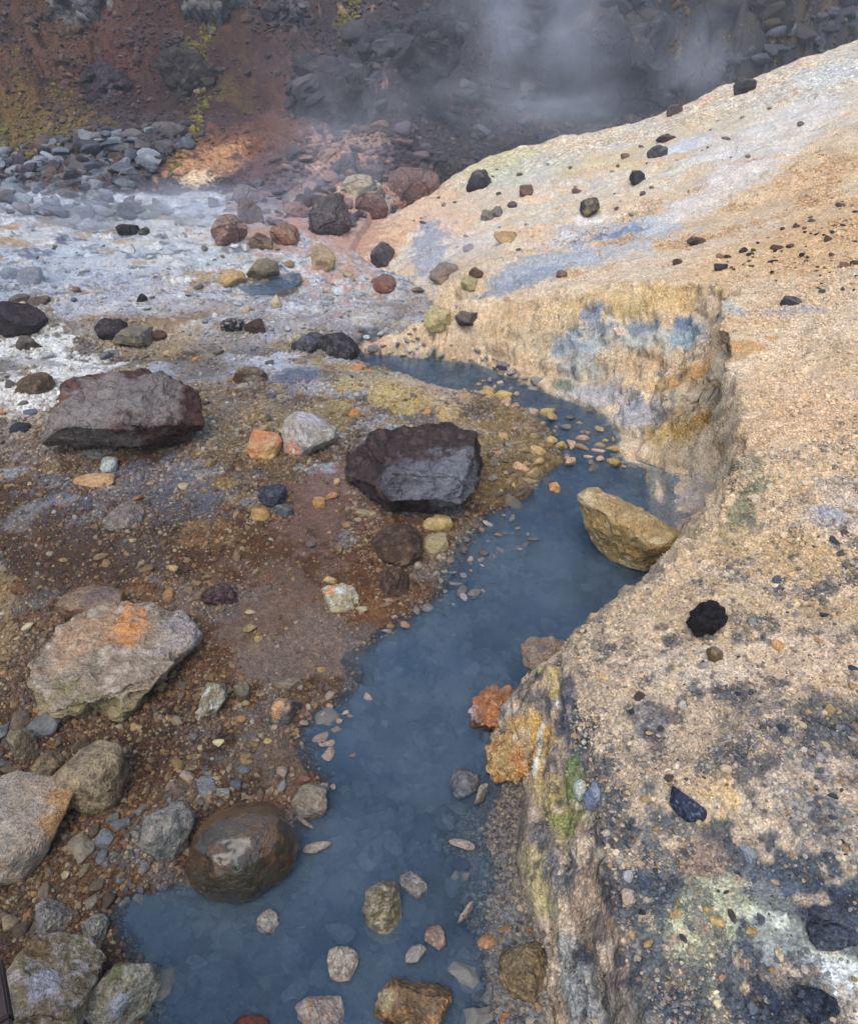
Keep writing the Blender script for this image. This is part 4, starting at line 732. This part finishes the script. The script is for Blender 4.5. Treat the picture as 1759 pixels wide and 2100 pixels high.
# ------------------------------------------------------------------ scattered stones, each an object of its own
VAR = []; BOX = {}
for k in range(9):
    P, F, o = rock_shape(2 if k < 6 else 3, (1, .6+.35*random.random(), .45+.35*random.random()), 900+k, npl=8, cut=(.5, .85), lump=.25, rough=.12)
    me = mesh_np('stone_shape', P, F, smooth=(k % 2 == 0)); me.materials.append(M['tint']); VAR.append(me)
def inside(poly, u, v):
    c = False; n = len(poly)
    for i in range(n):
        (a, b), (p, q) = poly[i], poly[i-1]
        if (b > v) != (q > v) and u < (p-a)*(v-b)/(q-b)+a: c = not c
    return c
def pick(pal):
    c = lin(pal[random.randrange(len(pal))])*random.uniform(.75, 1.25); return (*np.clip(c, .005, .9), 1.0)
def stones(name, label, cat, group, n, poly, size, pal, bury=.3, z=None, clear=True, flat=1.0, power=2.0, angular=False):
    us = [p[0] for p in poly]; vs = [p[1] for p in poly]; made = 0; tries = 0; BOX[group] = (min(us), min(vs), max(us), max(vs))
    while made < n and tries < n*30:
        tries += 1; u = random.uniform(min(us), max(us)); v = random.uniform(min(vs), max(vs))
        if not inside(poly, u, v): continue
        P, t = hit(u, v)
        if z is not None: P = at_z(u, v, random.uniform(*z)); t = P[1]/ray(u, v)[1]
        s = (size[0]+(size[1]-size[0])*random.random()**power)/FOC*t
        if clear and any((P[0]-a)**2+(P[1]-b)**2 < (r+.3*s)**2 for a, b, r in CLEAR): continue
        o = bpy.data.objects.new(name, (VAR[random.choice((1, 3, 5, 7))] if angular else VAR[random.randrange(len(VAR))])); COL.objects.link(o)
        sz = s*random.uniform(.6, 1.0)*flat; g = P[2] if z is not None else float(zgrid(P[0], P[1]))
        o.location = (P[0], P[1], g+sz*.33*(1-2*bury)); o.scale = (s, s*random.uniform(.75, 1.1), sz)
        o.rotation_euler = (random.uniform(-.35, .35), random.uniform(-.35, .35), random.uniform(0, 6.28)); o.color = pick(pal)
        LATER.append((o, u, v, s/t*FOC, label, cat, group)); made += 1
        if clear: CLEAR.append((P[0], P[1], s*.4))
LATER = []
TAN = [(166, 138, 92), (150, 122, 82), (178, 152, 104), (128, 108, 80), (186, 170, 132), (112, 84, 60), (150, 110, 74), (110, 104, 98)]
stones('gravel_stone', 'small loose stone on the brown gravel flat left of the stream', 'stone', 'stones on the brown gravel flat', 120,
       [(0, 950), (480, 900), (700, 960), (890, 1110), (840, 1240), (730, 1320), (610, 1480), (630, 1590), (540, 1640), (360, 1690), (250, 1830), (0, 1890)], (9, 34), TAN, power=2.6)
stones('shore_stone', 'pale chip of stone on the shoal under the dark stream boulder', 'stone', 'stone chips on the shoal', 64, [(890, 1140), (960, 1060), (1040, 1050), (1110, 1110), (1040, 1140), (1030, 1200), (940, 1240), (860, 1260), (770, 1330), (740, 1310), (850, 1220)], (10, 34), [(140, 130, 122), (164, 154, 142), (120, 114, 110), (166, 132, 104), (150, 146, 148), (104, 96, 90)], z=(-.015, .012), flat=.6, power=1.8)
stones('shore_stone', 'loose stone on the gravel bars where the stream narrows', 'stone', 'stones on the upper gravel bars', 52, [(930, 800), (1000, 770), (1140, 850), (1250, 870), (1280, 960), (1180, 970), (1150, 940), (1110, 880)], (12, 42), [(176, 150, 112), (150, 140, 128), (196, 160, 130), (122, 116, 112), (184, 156, 96), (206, 176, 152)], z=(-.02, .03), power=1.8)
stones('shore_stone', 'stone on the bank between the dark boulder and the narrows', 'stone', 'stones by the narrows', 40, [(1000, 880), (1090, 870), (1140, 930), (1080, 1010), (1010, 1050)], (12, 40), [(186, 158, 108), (160, 140, 96), (190, 150, 120), (110, 96, 80), (134, 124, 112)], power=1.8)
stones('shore_stone', 'stone at the far edge of the pool below the slope', 'stone', 'stones round the pool', 60, [(740, 720), (860, 690), (990, 720), (1120, 800), (1060, 780), (980, 742), (880, 735)], (10, 36), [(150, 144, 138), (176, 166, 150), (120, 116, 116), (196, 176, 140)], power=1.8)
stones('shore_stone', 'grey stone on the wet shore above the wet boulder', 'stone', 'grey stones on the near shore', 60, [(200, 1720), (420, 1560), (560, 1580), (640, 1590), (600, 1620), (420, 1660), (380, 1800), (300, 1850), (220, 1860)], (12, 46), [(108, 110, 112), (92, 96, 100), (128, 126, 120), (150, 132, 112), (112, 96, 82)], power=1.8)
stones('shore_stone', 'orange or pale chip at the left water edge', 'stone', 'chips at the left water edge', 16, [(620, 1440), (740, 1400), (760, 1430), (690, 1500), (730, 1560), (690, 1620), (640, 1600), (630, 1540)], (12, 40), [(186, 142, 104), (176, 156, 140), (150, 130, 116), (190, 168, 150)], z=(-.005, .015), flat=.6)
stones('rubble_rock', 'lump of rock in the rubble at the lower left', 'rock', 'rock lumps in the lower left rubble', 34, [(0, 1480), (120, 1480), (300, 1660), (260, 1760), (220, 1880), (160, 1940), (0, 1900)], (34, 84), [(118, 104, 82), (96, 84, 68), (132, 122, 104), (84, 72, 58), (140, 126, 98), (104, 104, 100)], bury=.35, power=1.5)
stones('submerged_stone', 'stone dimly seen under the near water', 'stone', 'stones under the near water', 120, [(340, 2000), (480, 1920), (640, 1850), (700, 1700), (760, 1450), (960, 1400), (950, 1560), (970, 1700), (960, 2000), (900, 2100), (330, 2100)], (24, 80), [(96, 100, 102), (80, 84, 90), (116, 116, 112), (62, 66, 74)], z=(-.075, -.022), clear=False, flat=.5)
stones('shore_stone', 'stone in the wet grit at the foot of the near bank', 'stone', 'stones at the foot of the near bank', 60, [(930, 2100), (950, 1950), (1000, 1900), (1090, 1880), (1120, 2100)], (12, 50), [(128, 128, 124), (104, 104, 104), (150, 140, 122), (160, 120, 84), (84, 84, 88)], power=1.8)
stones('bank_stone', 'tan or cream stone loose on the pebbly right bank', 'stone', 'pale stones on the pebbly bank', 80, [(1300, 1240), (1500, 1080), (1759, 930), (1759, 2100), (1290, 2100), (1250, 1700), (1200, 1400)], (9, 30), [(214, 180, 126), (222, 198, 160), (200, 164, 112), (196, 176, 150), (176, 166, 158), (196, 150, 96)], power=2.4)
stones('bank_stone', 'navy or charcoal stone loose on the pebbly right bank', 'stone', 'dark stones on the pebbly bank', 70, [(1240, 1400), (1450, 1350), (1759, 1000), (1759, 2100), (1290, 2100), (1250, 1700)], (9, 36), [(70, 76, 88), (58, 62, 70), (88, 92, 98), (104, 106, 110), (84, 74, 66)], bury=.5, power=2.6, angular=True)
stones('slope_stone', 'dark brown stone scattered on the orange tan slope', 'stone', 'dark stones on the tan slope', 80, [(1540, 500), (1640, 430), (1759, 390), (1759, 650), (1640, 600), (1560, 570), (1440, 540)], (7, 26), [(62, 50, 44), (52, 44, 42), (96, 72, 54), (120, 92, 68), (88, 80, 74)], bury=.4, power=2.0)
stones('slope_stone', 'brown or grey stone on the pale upper slope', 'stone', 'stones on the pale upper slope', 50, [(820, 470), (960, 340), (1200, 300), (1500, 220), (1700, 160), (1600, 330), (1350, 420), (1080, 540), (900, 520)], (7, 24), [(120, 104, 90), (150, 136, 118), (96, 84, 78), (176, 150, 120)], power=2.2)
stones('flat_stone', 'stone or crust lump on the pale far flat', 'stone', 'stones on the pale far flat', 100, [(0, 470), (300, 480), (640, 510), (940, 590), (960, 720), (700, 690), (400, 740), (0, 740)], (9, 38), [(150, 154, 160), (176, 176, 172), (120, 124, 134), (186, 168, 136), (104, 104, 104), (196, 196, 192), (136, 116, 92)], power=2.4)
stones('flat_stone', 'stone on the grey ground round the brown boulder', 'stone', 'stones on the grey middle flat', 70, [(0, 740), (700, 700), (900, 800), (960, 880), (700, 880), (480, 950), (0, 960)], (8, 32), [(120, 112, 100), (150, 130, 96), (100, 92, 82), (172, 150, 112), (186, 130, 80), (92, 96, 104)], power=2.4)
TAL = [(92, 98, 104), (76, 80, 88), (110, 116, 120), (66, 64, 70), (126, 130, 134), (96, 90, 88)]
stones('talus_boulder', 'blue grey boulder in the talus pile at the foot of the brown hill', 'boulder', 'boulders of the talus pile', 260, [(0, 320), (150, 280), (210, 262), (390, 262), (400, 300), (320, 345), (290, 390), (350, 440), (180, 455), (60, 440), (0, 440)], (18, 58), TAL, bury=.2, clear=False, angular=True)
stones('rubble_boulder', 'purple brown boulder on the steaming rubble slope', 'boulder', 'boulders of the rubble slope', 140, [(400, 440), (520, 380), (560, 330), (640, 270), (800, 250), (930, 280), (920, 330), (790, 390), (720, 470), (560, 490), (430, 480)], (13, 46), [(104, 92, 96), (88, 78, 82), (122, 102, 98), (140, 114, 104), (94, 92, 98), (76, 68, 72)], bury=.2, clear=False)
stones('hill_boulder', 'dark boulder on the hazy slope behind the ridge', 'boulder', 'boulders behind the ridge', 90, [(930, 290), (900, 180), (1250, 190), (1450, 130), (1759, 0), (1759, 80), (1500, 180), (1250, 245), (1000, 300)], (14, 58), [(58, 62, 70), (46, 50, 58), (72, 74, 80), (66, 60, 58), (86, 88, 90)], bury=.2, clear=False)
stones('hill_stone', 'loose stone on the rust brown hillside', 'stone', 'stones on the brown hillside', 50, [(0, 0), (300, 120), (600, 100), (640, 180), (420, 240), (250, 240), (0, 280)], (7, 24), [(84, 70, 62), (104, 96, 90), (66, 54, 50), (120, 104, 84)], bury=.2, clear=False)

# every loose stone is told apart by its size, its colour and what lies nearest to it
def colour_word(c):
    r_, g_, b_ = [float(x) for x in c[:3]]; L_ = .3*r_+.6*g_+.1*b_
    if b_ > 1.12*r_: return 'navy' if L_ < .07 else ('slate' if L_ < .16 else 'blue grey')
    sat = r_/max(b_, 1e-3)
    if sat < 1.35: return 'charcoal' if L_ < .06 else ('grey' if L_ < .22 else 'pale grey')
    if sat < 2.2: return 'dark brown' if L_ < .08 else ('taupe' if L_ < .2 else 'cream')
    if sat > 4.2 and r_ > .25: return 'orange'
    return 'brown' if L_ < .14 else ('tan' if L_ < .3 else 'yellow cream')
ORD = ['leftmost', 'second', 'third', 'fourth', 'fifth', 'sixth', 'seventh', 'eighth', 'ninth', 'tenth', 'eleventh', 'twelfth', 'thirteenth', 'fourteenth', 'fifteenth', 'sixteenth', 'seventeenth', 'eighteenth', 'nineteenth', 'twentieth']
def label_stones():
    names = [r_[2] for r_ in REFS]; refs = [r_ for r_ in REFS if names.count(r_[2]) == 1]; made = {}
    for o, u, v, s, label, cat, group in LATER:
        size = 'tiny' if s < 14 else ('small' if s < 22 else ('mid-sized' if s < 34 else 'large')); noun = cat
        best = min(refs, key=lambda q: math.hypot(q[0]-u, q[1]-v)); du, dv = u-best[0], v-best[1]; dist = math.hypot(du, dv)
        if dist < 230 and not (group.startswith('boulders') or 'hillside' in group):
            where = ('right of' if du > 0 else 'left of') if abs(du) > abs(dv) else ('before' if dv > 0 else 'behind')
            if group.startswith('stones under'): noun = 'submerged stone'
            step = 'just ' if dist < 60 else ('well ' if dist > 130 and where in ('right of', 'left of') else '')
            l = f'{size} {colour_word(o.color)} {noun} {step}{where} the {best[2]}'
        else:
            b = BOX[group]; row = ('upper', 'middle', 'lower')[min(2, max(0, int(3*(v-b[1])/(b[3]-b[1]))))]
            col_ = ('far left', 'left', 'centre', 'right', 'far right')[min(4, max(0, int(5*(u-b[0])/(b[2]-b[0]))))]
            l = f'{size} {colour_word(o.color)} {cat}, {row} {col_} among the {group}'
        made.setdefault(l, []).append((u, o, cat, group))
    for l, m in made.items():
        m.sort(key=lambda q: q[0])
        for k, (u, o, cat, group) in enumerate(m):
            t = l
            if len(m) == 2: t = l+(', left one' if k == 0 else ', right one')
            elif len(m) > 2: t = l+(', leftmost' if k == 0 else (', rightmost' if k == len(m)-1 else f', {ORD[min(k, 19)]} from left'))
            if len(t.split()) > 16: t = t.replace(colour_word(o.color)+' ', '', 1)
            tag(o, t, cat, group)
# ------------------------------------------------------------------ outcrops: a body and the blocks that break out of it
BLK = []
for k in range(6):
    P, F, o = rock_shape(3, (1, .8+.2*random.random(), .7+.3*random.random()), 950+k, box=4, npl=9, cut=(.55, .9), lump=.15, rough=.08)
    me = mesh_np('block_shape', P, F, smooth=False); me.materials.append(M['tint']); BLK.append(me)
def outcrop(label, box, c1, c2, c3, nb, bs=(.14, .34), hr=.7, seed=1, tilt=0.0, spread=1.0, flatb=1.0):
    random.seed(seed); p, dm = solve(*box, hr=hr, bury=.70); e = bpy.data.objects.new('rock_outcrop', None); COL.objects.link(e); e.location = p
    tag(e, label, 'outcrop')
    P, F, o = rock_shape(5, (dm[0], dm[1], dm[2]), seed*7+3, box=3, npl=10, cut=(.6, .92), lump=.35, rough=.5, yaw=tilt)
    add('body', mesh_np('body', P, F, rock_colour(P, F, o, c1, c2, c3, f=9)), M['far'], parent=e)
    for k in range(nb):
        d = np.array([random.uniform(-1, 1), -abs(random.gauss(0, .7)), random.uniform(-.5, 1)]); d /= np.linalg.norm(d)
        s = dm[0]*random.uniform(*bs)*.62; b = bpy.data.objects.new('block', BLK[random.randrange(6)]); COL.objects.link(b); b.parent = e
        b.location = tuple(d*np.array(dm)*.5*.88*spread); b.scale = (s*1.2, s*.8, s*.8*flatb)
        b.rotation_euler = (random.gauss(0, .25), tilt+random.gauss(0, .2), random.gauss(0, .4)); c = lin(random.choice((c1, c2, c3)))*random.uniform(.7, 1.25); b.color = (*c, 1)
outcrop('grey lichened crag at the top left corner of the hillside', (95, -30, 300, 112), (86, 84, 84), (64, 58, 56), (116, 114, 108), 26, seed=11, tilt=.5)
outcrop('tall grey crag with pale lichen above the yellow moss', (382, -40, 548, 150), (84, 84, 86), (62, 60, 62), (112, 112, 108), 24, seed=12)
outcrop('dark olive crag below the yellow moss streak', (335, 130, 478, 245), (62, 56, 52), (48, 42, 42), (80, 74, 66), 20, seed=13)
outcrop('low purple layered outcrop on the red brown slope', (160, 142, 278, 214), (66, 54, 60), (52, 42, 46), (82, 68, 72), 10, seed=14, hr=.4, flatb=.5)
outcrop('purple grey crag right of the tall lichened crag', (548, 10, 650, 110), (72, 68, 76), (58, 54, 60), (92, 88, 92), 14, seed=15)
outcrop('cracked blue black lava outcrop of rounded blocks above the rubble', (585, 150, 805, 285), (66, 62, 66), (52, 49, 53), (82, 77, 78), 44, bs=(.16, .34), seed=16, hr=.5, tilt=-.35, flatb=.75)
outcrop('dark block ridge above the cracked lava outcrop', (690, 55, 945, 150), (58, 56, 62), (46, 44, 50), (76, 72, 76), 26, seed=17, hr=.4, tilt=-.4)
outcrop('wide blue grey cliff of smooth slabs veiled by steam', (925, -60, 1340, 225), (66, 70, 80), (54, 57, 66), (80, 82, 90), 30, bs=(.10, .24), seed=18, hr=.32)
outcrop('shadowy crag at the top right corner', (1380, -40, 1620, 90), (60, 54, 50), (48, 46, 50), (74, 64, 52), 14, seed=20, hr=.5)
random.seed(77); label_stones()

# ------------------------------------------------------------------ boardwalk corner
bw = bpy.data.objects.new('boardwalk', None); COL.objects.link(bw); bw.location = (-.786, .658, .85); bw.rotation_euler = (0, 0, math.atan2(.128, -.087))
tag(bw, 'dark weathered wooden boardwalk corner at the lower left edge', 'boardwalk')
def plank(name, x0, x1, y0, y1, z0, z1):
    bm = bmesh.new(); bmesh.ops.create_cube(bm, size=1); bmesh.ops.scale(bm, vec=(x1-x0, y1-y0, z1-z0), verts=bm.verts); bmesh.ops.translate(bm, vec=((x0+x1)/2, (y0+y1)/2, (z0+z1)/2), verts=bm.verts)
    bmesh.ops.bevel(bm, geom=bm.edges[:], offset=.004, segments=2, affect='EDGES'); me = bpy.data.meshes.new(name); bm.to_mesh(me); bm.free(); return add(name, me, M['wood'], parent=bw)
for k in range(8): plank('plank', .02-k*.135, .15-k*.135, .0, 1.1, -.035, 0)
plank('joist', -.95, .16, .06, .12, -.18, -.036); plank('joist', -.95, .16, .9, .96, -.18, -.036); plank('post', .0, .1, .121, .22, -.95, -.036); plank('post', -.8, -.7, .121, .22, -.95, -.036)

# ------------------------------------------------------------------ gravel too small to pick apart
def scatter_group():
    ng = bpy.data.node_groups.new('gravel_scatter', 'GeometryNodeTree')
    ng.interface.new_socket('Geometry', in_out='INPUT', socket_type='NodeSocketGeometry'); ng.interface.new_socket('Geometry', in_out='OUTPUT', socket_type='NodeSocketGeometry')
    N, L = ng.nodes, ng.links; gi = N.new('NodeGroupInput'); go = N.new('NodeGroupOutput'); join = N.new('GeometryNodeJoinGeometry')
    for k in range(5):
        ic = N.new('GeometryNodeMeshIcoSphere'); ic.inputs['Radius'].default_value = .5; ic.inputs['Subdivisions'].default_value = 2
        nz = N.new('ShaderNodeTexNoise'); nz.noise_dimensions = '4D'; nz.inputs['W'].default_value = 3.7*k+1; nz.inputs['Scale'].default_value = 1.9
        sub = N.new('ShaderNodeVectorMath'); sub.operation = 'SUBTRACT'; sub.inputs[1].default_value = (.5, .5, .5); L.new(nz.outputs['Color'], sub.inputs[0])
        scl = N.new('ShaderNodeVectorMath'); scl.operation = 'SCALE'; scl.inputs['Scale'].default_value = .9; L.new(sub.outputs[0], scl.inputs[0])
        sp = N.new('GeometryNodeSetPosition'); L.new(ic.outputs[0], sp.inputs['Geometry']); L.new(scl.outputs[0], sp.inputs['Offset'])
        sm = N.new('GeometryNodeSetMaterial'); sm.inputs['Material'].default_value = M['pebble']; L.new(sp.outputs[0], sm.inputs[0])
        gt = N.new('GeometryNodeGeometryToInstance'); L.new(sm.outputs[0], gt.inputs[0]); L.new(gt.outputs[0], join.inputs[0])
    def attr(name, t): a = N.new('GeometryNodeInputNamedAttribute'); a.data_type = t; a.inputs[0].default_value = name; return a.outputs[0]
    io = N.new('GeometryNodeInstanceOnPoints'); L.new(gi.outputs[0], io.inputs['Points']); L.new(join.outputs[0], io.inputs['Instance'])
    io.inputs['Pick Instance'].default_value = True; L.new(attr('pidx', 'INT'), io.inputs['Instance Index'])
    er = N.new('FunctionNodeEulerToRotation'); L.new(attr('prot', 'FLOAT_VECTOR'), er.inputs[0]); L.new(er.outputs[0], io.inputs['Rotation']); L.new(attr('psize', 'FLOAT_VECTOR'), io.inputs['Scale'])
    L.new(io.outputs[0], go.inputs[0]); return ng
SG = scatter_group()
TOP = .05+.95*sstep(.85, 1.1, (X-XR)/np.maximum(XM-XR, .05))
# candidate cells: the part of the sheet the picture can see, with a margin
cy = CT*Y-ST*(Z-CAM_H); vy = ST*Y+CT*(Z-CAM_H); pu = X/np.maximum(cy, .05)*FOC+879.5; pv = 1050-vy/np.maximum(cy, .05)*FOC
VIS = (cy > .2) & (pu > -480) & (pu < 2240) & (pv > -60) & (pv < 2250)
dA = np.gradient(np.radians(az)); dR = np.gradient(rad); AREA = (RR*dR[:, None]*dA[None, :]).ravel()
DIST = np.sqrt(X*X+Y*Y+(Z-CAM_H)**2)
def gravel(name, label, cat, n, dens, med, pal, keep=.45, sink=.15, spread=.45, flat=.75, grow=.55, rnd=(.7, 1.3), sq=1.0):
    w = np.where(VIS, dens, 0)*AREA/DIST**1.2; w = np.maximum(w, 0); i = rng.choice(len(w), size=n, p=w/w.sum())
    dr = (dR[:, None]*np.ones_like(GX)).ravel()[i]; da = (RR*dA[None, :]).ravel()[i]
    px = X[i]+rng.uniform(-.6, .6, n)*da+X[i]/np.hypot(X[i], Y[i])*rng.uniform(-.6, .6, n)*dr; py = Y[i]+rng.uniform(-.6, .6, n)*dr
    s = med*np.exp(rng.normal(0, spread, n))*(DIST[i]/3.0)**grow; s = np.clip(s, med*.35, med*5)
    pz = zgrid(px, py)+s*(.3-sink)
    me = bpy.data.meshes.new(name); me.vertices.add(n); me.vertices.foreach_set('co', np.stack([px, py, pz], 1).astype(np.float32).ravel())
    pl = np.array([lin(c) for c in pal]); c = pl[rng.integers(0, len(pl), n)]*rng.uniform(*rnd, (n, 1)); c = c*(1-keep)+C[i]*rng.uniform(.7, 1.5, (n, 1))*keep
    a = me.attributes.new('pcol', 'FLOAT_COLOR', 'POINT'); cc = np.ones((n, 4), np.float32); cc[:, :3] = np.clip(c, .01, .9); a.data.foreach_set('color', cc.ravel())
    a = me.attributes.new('psize', 'FLOAT_VECTOR', 'POINT'); a.data.foreach_set('vector', (s[:, None]*np.stack([rng.uniform(.8, 1.3, n), rng.uniform(.7, 1.1, n), rng.uniform(.5, 1, n)*flat/.75], 1)).astype(np.float32).ravel())
    a = me.attributes.new('prot', 'FLOAT_VECTOR', 'POINT'); a.data.foreach_set('vector', np.stack([rng.normal(0, .3, n), rng.normal(0, .3, n), rng.uniform(0, 6.28, n)], 1).astype(np.float32).ravel())
    a = me.attributes.new('pidx', 'INT', 'POINT'); a.data.foreach_set('value', rng.integers(0, 5, n).astype(np.int32))
    o = add(name, me); md = o.modifiers.new('scatter', 'NODES'); md.node_group = SG
    tag(o, label, cat, kind='stuff'); return o
def spot(u, v, ru, rv):
    P, t = hit(u, v); a = ru/FOC*t; ph = max(.15, -ray(u, v)[2]/np.linalg.norm(ray(u, v))); b = rv/FOC*t/ph
    return 1-sstep(.7, 1.2, np.sqrt(((X-P[0])/a)**2+((Y-P[1])/b)**2)+.3*nb)
mud = np.clip(spot(650, 1040, 70, 100)+spot(560, 1270, 110, 80)+spot(610, 1350, 110, 60)+spot(520, 1560, 130, 70)*.7+spot(820, 810, 130, 50)*.5, 0, 1)
dry = (1-bed)*LEFT
skirt = np.zeros(len(X))
for (a_, b_, r_) in CLEAR[:130]:
    if b_ < 7.5:
        i = np.nonzero((np.abs(X-a_) < 2*r_+.1) & (np.abs(Y-b_) < 2*r_+.1))[0]
        skirt[i] = np.maximum(skirt[i], np.exp(-((np.hypot(X[i]-a_, Y[i]-b_)-r_*.95)/(.03+.12*r_))**2))
gravel('gravel', 'fine brown and tan gravel covering the left flat', 'gravel', 84000, dry*(1-.88*mud)*(Y < 5.6)*(.35+.9*sstep(-.2, .35, nb)+2.2*skirt), .0085, [(136, 110, 72), (84, 60, 40), (98, 90, 82), (54, 42, 36), (160, 130, 82), (168, 156, 128), (124, 84, 52), (78, 58, 42)], keep=.5)
gravel('gravel', 'coarse grey and cream grit over the middle and far flat', 'gravel', 26000, dry*(Y > 4.4)*(Y < 9)*(1-.6*mud)*(.1+.9*sstep(.0, .4, nc)+2*skirt), .009, [(150, 146, 140), (180, 174, 162), (112, 110, 112), (170, 148, 112), (96, 88, 80)], keep=.55)
gravel('gravel', 'tan granules blanketing the right bank and slope', 'gravel', 84000, RIGHT*(Y < 6.0)*TOP*(.05+1.0*sstep(-.05, .30, nb+.5*nc))*(.2+.8*sstep(1.0, 1.7, Y))*(1-.8*sstep(3.6, 6, Y)), .0062, [(206, 178, 134), (216, 198, 168), (190, 152, 104), (196, 170, 130), (168, 148, 122), (124, 110, 96), (150, 146, 140)], keep=.5)
gravel('gravel', 'navy and charcoal granules mixed into the near bank', 'gravel', 30000, RIGHT*TOP*(Y < 3.4)*(.06+1.2*sstep(.0, .35, nc))*(1.15-sstep(1.0, 3.0, Y)), .0064, [(62, 68, 78), (48, 52, 58), (84, 88, 92), (108, 110, 112), (120, 100, 80)], keep=.3)
gravel('gravel', 'dark wet grit on the beach at the foot of the bank', 'gravel', 16000, bed*(Z > -.03)*(Y < 2.2), .006, [(92, 86, 82), (66, 62, 62), (120, 112, 100), (150, 134, 108), (110, 112, 116)], keep=.3)
gravel('gravel', 'orange brown granules on the upper tan slope', 'gravel', 16000, RIGHT*(Y > 3)*(Y < 9)*(X > XM+.15)*sstep(.1, .35, nb+.25*n3), .0065, [(176, 128, 76), (150, 106, 64), (206, 164, 110), (110, 84, 60)], keep=.45)
gravel('gravel', 'blurred stones and silt lumps on the bed of the stream', 'gravel', 12000, bed*(Y < 6.6)*sstep(-.1, .3, nc)*(Z < -.03), .022, [(96, 98, 98), (76, 80, 86), (112, 110, 104), (60, 64, 70)], keep=.3, flat=.6, spread=.6)
gravel('rubble', 'loose dark rubble strewn over the hillside', 'rubble', 26000, hz0*(Y < 24)*(1-.93*np.clip(spot(470, 300, 150, 60)+spot(420, 345, 90, 50), 0, 1))*(.2+sstep(-.1, .3, nb)), .05, [(80, 70, 68), (60, 54, 56), (100, 88, 80), (70, 74, 80)], keep=.6, grow=.0, spread=.55)
mossd = np.clip(.8*spot(420, 140, 16, 50)+spot(715, 65, 20, 26)+.3*spot(60, 285, 150, 22), 0, 1)*hz0
gravel('moss', 'yellow green moss cushions on the brown hillside', 'moss', 2200, mossd*(n3 > -.05), .045, [(112, 106, 42), (94, 90, 40), (124, 112, 52), (80, 74, 40)], keep=.15, grow=0)
shr = hz0*sstep(1.5, 4, X)*(Y > 17)*sstep(.12, .3, nb)
gravel('shrub', 'low rust and green shrubs on the slope behind the ridge', 'shrub', 7000, shr, .07, [(96, 74, 46), (110, 86, 52), (70, 80, 50), (84, 62, 44), (60, 56, 46)], keep=.1, grow=0, flat=1.0)
# ------------------------------------------------------------------ steam and haze
def mat_steam(name, dens, col, seed):
    k = NT(name); tc = k.n('ShaderNodeTexCoord').outputs['Object']
    ln = k.n('ShaderNodeVectorMath', operation='LENGTH'); k.l(tc, ln.inputs[0]); fall = k.rng(ln.outputs['Value'], .15, 1.0, 1, 0)
    mp = k.n('ShaderNodeVectorMath', operation='ADD'); k.l(tc, mp.inputs[0]); mp.inputs[1].default_value = (seed*3.1, seed*1.7, seed*.9)
    n = k.rng(k.noise(mp.outputs[0], 2.2, 4, .6), .42, .66, 0, 1)
    d = k.math('MULTIPLY', k.math('MULTIPLY', k.math('MULTIPLY', fall, fall), n), dens)
    pv = k.n('ShaderNodeVolumePrincipled'); pv.inputs['Color'].default_value = (*col, 1); k.l(d, pv.inputs['Density']); pv.inputs['Anisotropy'].default_value = 0.0
    k.l(pv.outputs[0], k.out.inputs['Volume']); k.m.cycles.volume_step_rate = 3.0
    return k.m
SP, SF = ico(3)
for i, (lab, u, v, t, rx, ry, rz, dens) in enumerate([
    ('lilac steam drifting over the rocks at the edge of the far flat', 410, 430, 10.6, 2.3, .8, .62, 2.6),
    ('low white steam over the talus foot at the left', 130, 430, 10.4, 1.5, .7, .5, 1.8),
    ('thin steam rising among the boulders at the ridge end', 680, 350, 12.0, 1.5, .8, 1.5, 1.2),
    ('tall blue steam column veiling the cliff behind the ridge', 1100, 60, 15.6, 2.9, 1.2, 2.6, 1.15),
    ('steam rolling over the ridge line in the middle', 1160, 235, 14.9, 2.4, .7, .8, 1.1),
    ('faint steam over the crest at the right', 1440, 120, 15.6, 1.5, .9, 1.5, 1.0),
    ('wisp of steam rising from the toe of the slope', 970, 530, 7.9, .6, .45, .55, 1.7),
    ('low mist lying on the left of the far flat', 110, 565, 8.0, 1.6, .6, .28, 1.8),
    ('broad bluish veil of vapour across the valley head', 980, 190, 14.0, 6.2, 1.0, 2.2, .5),
    ('thin mist over the rubble in the gully', 720, 240, 14.6, 1.9, .8, 1.2, .8)]):
    o = add('steam', mesh_np('steam', SP, SF), mat_steam('steam_vapour', dens, (.84, .90, 1.0), i+1), loc=np.array([0, 0, CAM_H])+ray(u, v)*t); o.scale = (rx, ry, rz)
    tag(o, lab, 'steam', kind='stuff')
bm = bmesh.new(); bmesh.ops.create_cube(bm, size=1); me = bpy.data.meshes.new('haze'); bm.to_mesh(me); bm.free()
k = NT('thin_haze'); pv = k.n('ShaderNodeVolumePrincipled'); pv.inputs['Color'].default_value = (.80, .88, 1.0, 1); pv.inputs['Density'].default_value = .003; k.l(pv.outputs[0], k.out.inputs['Volume'])
o = add('haze', me, k.m); zt = max(float(Z.max()), 6)+.6; o.location = (0, 29, (zt-1.3)/2); o.scale = (124, 66, zt+1.3); tag(o, 'thin pale haze filling the valley', 'haze', kind='stuff')
